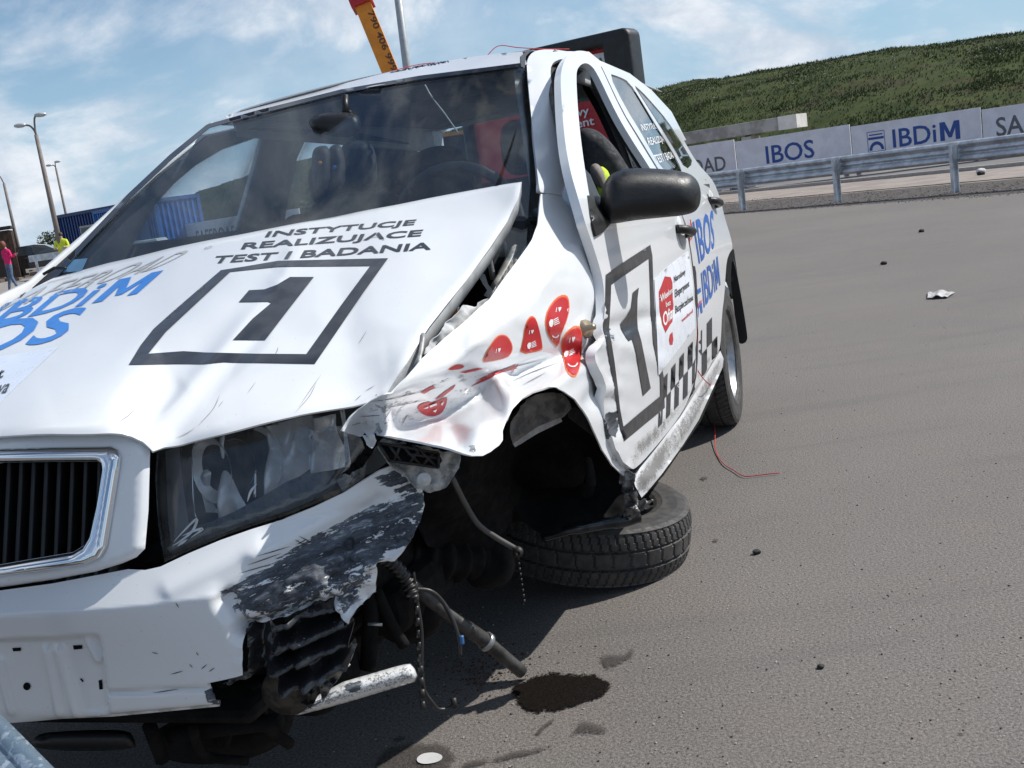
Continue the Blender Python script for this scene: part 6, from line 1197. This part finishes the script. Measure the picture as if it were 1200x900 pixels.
def wheel(loc, axis, spin=0., dirt=None):
    e = empty('wheel'); e.parent = CAR; e.location = tuple(loc)
    o = mesh('tyre', align(TY[0], axis, (0, 0, 0), spin), TY[1], [M['rubber']], e, False); A, Fq = lathe(RIMP, 48); rim = mesh('rim', align(A, axis, (0, 0, 0), spin), Fq, M['silver'], e)
    for i in range(12):
        t = 2*math.pi*i/12; H_, Fh = lathe([(0, .002), (.012, .002), (.013, -.004)], 10); H_ = H_*np.array([1, 1.4, 1]); H_ = np.c_[H_[:, 0]+.118, H_[:, 1], H_[:, 2]+.040] @ np.array([[math.cos(t), math.sin(t), 0], [-math.sin(t), math.cos(t), 0], [0, 0, 1]]); mesh('vent_hole', align(H_, axis, (0, 0, 0), spin), Fh, M['liner'], rim)
    return e
wheel((-2.462, .70, .29), (0, 1, 0)); wheel((-2.462, -.70, .29), (0, -1, 0)); wheel((0, -.70, .29), (0, -1, 0))
# the torn-off front wheel lies flat, half under the sill
gq = G(692, 668.); wc = np.array([gq[0], gq[1], 0]); wcar = w2c(G(697, 703)+np.array([.03, .285, .115]))[0]; upc = WC.T @ np.array([.165, -.05, 1.]); lw = wheel(wcar, upc, .3); lw['label'] = 'front wheel folded flat on the asphalt'
A, Fq = lathe([(.0, -.10), (.05, -.10), (.065, -.06), (.06, .02), (.03, .03), (0, .03)], 24); mesh('hub', align(A, upc, wcar+upc*.05), Fq, M['steel'], CAR)
# rear arch lining and mud flap
panel('wheel_arch_lining', [(853, 294), (860, 292), (864, 320), (866, 345), (860, 350), (852, 338), (850, 316)], planelift('y', .70), M['liner'], CAR, 5., thick=.03)
panel('mud_flap', chaikin([(858, 300), (863, 318), (869, 350), (875, 388), (876, 400), (868, 404), (864, 398), (860, 360), (856, 330)], 1), lambda P: pl(P, 'x', -2.80), M['black'], CAR, 5., thick=.012)
slab('rear_arch_box', (-2.45, .60, .60), (.80, .14, .30), M['liner'])
# ================================================================ LOOSE THINGS
vest = seatp('safety_vest', [(700, 196), (706, 194), (716, 204), (716, 236), (704, 240), (699, 216)], 2.95, .10, 7, mat('vest_yellow', (.55, .72, .03), .7), None)
vest.matrix_world = CAR.matrix_world.copy(); tag(vest, 'yellow-green safety vest lying on the driver seat behind the wing mirror', 'vest'); 
bag = seatp('grey_bag', [(690, 196), (698, 190), (706, 197), (711, 215), (704, 222), (696, 214)], 2.90, .10, 7, mat('bag_beige', (.22, .19, .17), .8), None); bag.matrix_world = CAR.matrix_world.copy(); tag(bag, 'beige cloth bundle on the driver seat above the safety vest', 'bag')
def worldpath(V): return c2w(V)
rope = mat('red_string', (.55, .03, .03), .6)
P1 = c2w(np.concatenate([stick([(807, 262), (806, 270), (808, 285), (806, 292), (811, 308), (808, 322), (812, 340), (814, 356), (815, 372), (818, 388), (817, 405), (815, 425), (819, 440)], rear, .006), SIL([(826, 452)])+np.array([0, .02, 0])]))
P1 = np.concatenate([P1, [G(831, 477)+np.array([0, 0, .15]), G(838, 505)+np.array([0, 0, .04]), G(839, 530)+np.array([0, 0, .006]), G(848, 545)+np.array([0, 0, .006]), G(860, 553)+np.array([0, 0, .006]), G(873, 560)+np.array([0, 0, .006]), G(895, 558)+np.array([0, 0, .006]), G(914, 556)+np.array([0, 0, .006])]])
V, Fc = tube(curve(P1, 5), .0017, 6); tag(mesh('red_string', V, Fc, rope), 'thin red string trailing from the rear door down onto the asphalt', 'string')
P2 = c2w(stick([(806, 258), (809, 275), (805, 290), (808, 305), (810, 318), (813, 335), (812, 350), (816, 362), (820, 352)], rear, .008)); V, Fc = tube(curve(P2, 5), .0018, 6); tag(mesh('red_string', V, Fc, rope), 'shorter loose red thread curling on the door beside the blue lettering', 'string')
RL = lambda P: at(P, 3.6+0*np.asarray(P)[:, 0])
def roofpath(pts, h=.02):
    out = []
    for x, y, z in pts: out.append((x, y, float(roofz(np.array(x), np.array(y)))+z))
    return c2w(out)
V, Fc = tube(curve(roofpath([(-1.3, .22, .01), (-1.32, .27, .016), (-1.3, .33, .045), (-1.28, .40, .03), (-1.3, .47, .02), (-1.35, .54, .03)]), 6), .0014, 6); tag(mesh('red_string', V, Fc, rope), 'red string arching over the roof edge above the driver', 'string')
V, Fc = tube(curve(roofpath([(-1.2, -.05, .005), (-1.25, .0, .02), (-1.3, .06, .03), (-1.32, .12, .028)]), 6), .0014, 6); tag(mesh('red_string', V, Fc, rope), 'short piece of red string on the middle of the roof', 'string')
def on_ground(pts, z): return [np.array([*G(*p)[:2], z]) for p in pts]
def puddle(name, pts, z, m_, label, jit=1.5, cat='stain'):
    ol = [tuple((np.array(p)-np.mean(pts, 0))*1.10+np.mean(pts, 0)) for p in chaikin(pts, 2)]; P, T = fill(ol, 3.); V = on_ground(P, z); o = mesh(name, V, T, m_, smooth=False)
    if o.data.polygons[0].normal.z < 0: o.data.flip_normals()
    e = edist(P, ol); at_ = o.data.attributes.new('fade', 'FLOAT', 'POINT'); at_.data.foreach_set('value', np.clip(e/min(max(e)*.75, 9. if jit > 1 else 5.), 0, 1).astype(np.float32)); return tag(o, label, cat, 'fluid stains on the asphalt')
    P = dens(chaikin(pts, 2), 3.); c = np.array(P).mean(0); Q = []
    for i, p in enumerate(P):
        v = np.array(p)-c; k = 1+noise.fractal(Vector((p[0]/9, p[1]/9, 1.)), 1., 2., 3)*.05*jit; Q.append(tuple(c+v*k))
    V = on_ground(Q, z); cc_ = np.mean(V, 0); V2 = [tuple(v) for v in V]+[(cc_[0], cc_[1], z+.0015)]; n = len(V); o = mesh(name, V2, [(i, (i+1) % n, n) for i in range(n)], m_, smooth=False)
    if o.data.polygons[0].normal.z < 0: o.data.flip_normals()
    return tag(o, label, cat, 'fluid stains on the asphalt')
def stain_mat(name, col, rough, soft):
    m, n, L, b = nodes(name); v = objc(n); out = n['Material Output']; a = n.new('ShaderNodeAttribute'); a.attribute_name = 'fade'
    f = ntex(n, L, v, 24, 9, .74, .5); g = ntex(n, L, v, 260, 2, .6)
    k = mapr(n, L, mth(n, L, 'ADD', a.outputs['Fac'], mth(n, L, 'ADD', mth(n, L, 'MULTIPLY', mth(n, L, 'SUBTRACT', f, .5), 2.6), mth(n, L, 'MULTIPLY', mth(n, L, 'SUBTRACT', g, .5), .9))), .42, .42+soft)
    L.new(mixc(n, L, mapr(n, L, g, .35, .7), col, tuple(q*2.2 for q in col)), b.inputs['Base Color']); b.inputs['Roughness'].default_value = rough
    bp = n.new('ShaderNodeBump'); bp.inputs['Strength'].default_value = .8; bp.inputs['Distance'].default_value = .003; L.new(ntex(n, L, v, 160, 3, .7), bp.inputs['Height']); L.new(bp.outputs[0], b.inputs['Normal'])
    tr = n.new('ShaderNodeBsdfTransparent'); mx = n.new('ShaderNodeMixShader'); L.new(mth(n, L, 'MULTIPLY', k, 1. if soft < .3 else .75), mx.inputs[0]); L.new(tr.outputs[0], mx.inputs[1]); L.new(b.outputs[0], mx.inputs[2]); L.new(mx.outputs[0], out.inputs[0]); return m
wet = stain_mat('wet_oil', (.0075, .006, .005), .27, .24); damp = stain_mat('damp_asphalt', (.040, .034, .031), .75, .5)
puddle('oil_stain', [(600, 817), (606, 802), (622, 794), (650, 789), (685, 790), (708, 795), (717, 803), (712, 815), (697, 823), (672, 832), (650, 838), (630, 838), (612, 830)], .005, wet, 'dark wet oval oil stain in front of the folded wheel, the largest one')
puddle('oil_stain', [(440, 893), (448, 880), (470, 872), (500, 869), (525, 873), (537, 885), (533, 900), (520, 915), (470, 925), (445, 912)], .005, damp, 'dark damp stain with a white blob in it at the bottom edge of the photo')
puddle('white_drop', [(490, 892), (497, 887), (510, 886), (519, 890), (515, 896), (500, 899), (491, 897)], .0075, mat('milky_drop', (.62, .62, .62), .3), 'small white blob of fluid inside the damp stain at the bottom', .8, 'stain')
puddle('oil_stain', [(668, 842), (690, 843), (718, 853), (718, 861), (700, 866), (684, 862), (668, 870), (664, 862), (676, 853)], .0045, damp, 'faint branching damp patch just below the oval oil stain', 2.5)
puddle('oil_stain', [(626, 861), (636, 848), (650, 842), (655, 846), (640, 857), (632, 866)], .0045, damp, 'narrow damp streak left of the faint branching patch', 2.5)
puddle('oil_stain', [(540, 893), (570, 888), (600, 882), (645, 874), (650, 880), (600, 892), (560, 900), (540, 903)], .0045, damp, 'long thin damp streak along the bottom of the photo', 2.5)
puddle('oil_stain', [(700, 770), (715, 762), (728, 768), (735, 755), (748, 760), (745, 775), (730, 782), (715, 790), (702, 782)], .0045, damp, 'blotchy damp patch under the right side of the folded wheel', 3)
puddle('oil_stain', [(458, 868), (470, 862), (480, 864), (476, 871), (462, 874)], .0045, damp, 'small round damp spot above the stain with the white blob', 2)
puddle('oil_stain', [(819, 560), (826, 558), (833, 561), (831, 565), (822, 566)], .0045, damp, 'small round damp spot near the red string on the asphalt', 1.5)
puddle('oil_stain', [(833, 633), (839, 631), (845, 634), (842, 638), (835, 638)], .0045, damp, 'small round damp spot just right of the folded wheel', 1.5)
soil = mat('rusty_soil', (.085, .042, .028), .9, var=.5, scale=60)
def bits(name, n, area, s, m_, label, cat, zz=.0):
    V = []; Fc = []
    for _ in range(n):
        px, py = area(); g = G(px, py); a = random.uniform(*s); ic = bmesh.new(); bmesh.ops.create_icosphere(ic, subdivisions=1, radius=a*.5); base = len(V); R = Matrix.Rotation(random.uniform(0, 6), 3, 'Z')
        for v in ic.verts: q = R @ Vector((v.co.x*random.uniform(.8, 1.5), v.co.y*random.uniform(.7, 1.1), v.co.z*random.uniform(.5, .8))); V.append((q.x+g[0], q.y+g[1], q.z+a*.22+.0))
        for f in ic.faces: Fc.append(tuple(base+v.index for v in f.verts))
        ic.free()
    return tag(mesh(name, V, Fc, m_, smooth=False), label, cat, kind='stuff')
bits('rust_crumbs', 260, lambda: (random.gauss(565, 32), random.gauss(785, 15)), (.002, .007), soil, 'reddish crumbs of rust and soil under the hanging rod', 'crumbs')
bits('dark_grit', 520, lambda: (random.uniform(380, 1250), 255+650*random.random()**1.1), (.002, .0055), mat('grit_dark', (.03, .028, .027), .8), 'dark grit scattered across the asphalt', 'grit')
bits('pale_grit', 700, lambda: (random.uniform(380, 1250), 255+650*random.random()**1.1), (.002, .006), mat('grit_pale', (.38, .36, .33), .8), 'pale grit scattered across the asphalt', 'grit')
bits('gravel', 1400, lambda: (lambda x: (x, 250-(x-860)*.0676+random.uniform(-15, 1)))(random.uniform(850, 1230)), (.008, .026), mat('gravel_brown', (.20, .165, .145), .9, var=.5), 'loose brown gravel along the asphalt edge under the crash barrier', 'gravel')
def stone(px, py, s, label, m_):
    g = G(px, py); ic = bmesh.new(); bmesh.ops.create_icosphere(ic, subdivisions=3, radius=s/2)
    V = []
    for v in ic.verts: k = 1+.35*noise.noise(v.co*(2.2/s)+Vector((px, 0, 0))); V.append((v.co.x*k*1.2, v.co.y*k, v.co.z*k*.7+s*.28))
    Fc = [tuple(q.index for q in f.verts) for f in ic.faces]; ic.free(); o = mesh('stone', V, Fc, m_); o.location = tuple(g); tag(o, label, 'stone', 'loose stones on the asphalt')
st = mat('dark_stone', (.028, .026, .026), .8, var=.4)
for px, py, s, lb in ((887, 649, .020, 'small black stone right of the folded wheel'), (1036, 310, .045, 'small dark stone left of the white scrap of paper'), (1080, 272, .05, 'dark stone high on the asphalt, right of the rear wheel'), (962, 783, .014, 'tiny dark stone right of the oil stain'), (1150, 205, .12, 'dark lump beyond the crash barrier')):
    stone(px, py, s, lb, st)
stone(1150, 203, .15, 'white lump of rubble beyond the crash barrier', mat('white_rubble', (.65, .63, .60), .8)); 
def paper():
    q = [G(*p) for p in [(1088, 344), (1103, 343.5), (1119, 344.5), (1110, 350), (1100, 353), (1087, 351)]]; c = np.mean(q, 0); V = []; nx, ny = 14, 7
    for i in range(nx+1):
        for j in range(ny+1):
            u, v = i/nx, j/ny; p = (q[0]*(1-u)+q[2]*u)*(1-v)+(q[5]*(1-u)+q[3]*u)*v; V.append((p[0], p[1], .008+.012*abs(noise.noise(Vector((u*4, v*3, 2))))+.016*math.exp(-((u-.5)/.15)**2)))
    Q = [(i*(ny+1)+j, (i+1)*(ny+1)+j, (i+1)*(ny+1)+j+1, i*(ny+1)+j+1) for i in range(nx) for j in range(ny)]; o = mesh('paper_scrap', V, Q, mat('paper_white', (.50, .49, .47), .7, var=.2, scale=10), smooth=False); m_ = o.modifiers.new('t', 'SOLIDIFY'); m_.thickness = .003; tag(o, 'crumpled white paper scrap lying on the open asphalt', 'paper')
paper()
# blue-grey steel beam at the lower left corner
def corner_beam():
    e = empty('steel_beam', tuple(wat(0, 880, 1.15)*np.array([1, 1, 0]))); tag(e, 'scuffed blue-grey steel beam poking in at the lower left corner', 'steel beam'); a = wat(-60, 795, 1.25); b = wat(70, 930, 1.05); d = (b-a)/np.linalg.norm(b-a); vw = wat(0, 870, 1.)-CW; vw /= np.linalg.norm(vw); s_ = np.cross(d, vw); s_ /= np.linalg.norm(s_); n_ = np.cross(s_, d)
    if n_ @ vw > 0: n_ = -n_
    sd = s_ if (WM.T @ s_)[0] > 0 else -s_
    prof = [(.0, .0), (.006, .006), (.018, .008), (.022, .002), (.026, .008), (.050, .006), (.060, -.02), (.075, -.016), (.12, -.04)]; V = []
    for t in np.linspace(-1.2, 1.6, 12):
        for u, h in prof: V.append(a+(b-a)*t+sd*(.012-u)+n_*h)
    k = len(prof); Q = [(i*k+j, i*k+j+1, (i+1)*k+j+1, (i+1)*k+j) for i in range(11) for j in range(k-1)]
    o = wmesh('beam_profile', (np.array(V), Q), mat('blue_grey_steel', (.20, .27, .33), .3, .55, var=.6, scale=70, bump=.5, bscale=160, col2=(.45, .52, .58), thr=(.5, .6)), e, True); m_ = o.modifiers.new('t', 'SOLIDIFY'); m_.thickness = .004
    for s__ in (-.9,): 
        g = a+(b-a)*s__; V, Fc = tube([g-n_*.03, np.array([g[0], g[1], 0])], .02, 8); wmesh('leg', (V, Fc), M['steel'], e)
    g = a+(b-a)*1.5; V, Fc = tube([g-n_*.03, np.array([g[0], g[1], 0.])], .02, 8); wmesh('leg', (V, Fc), M['steel'], e)
corner_beam()
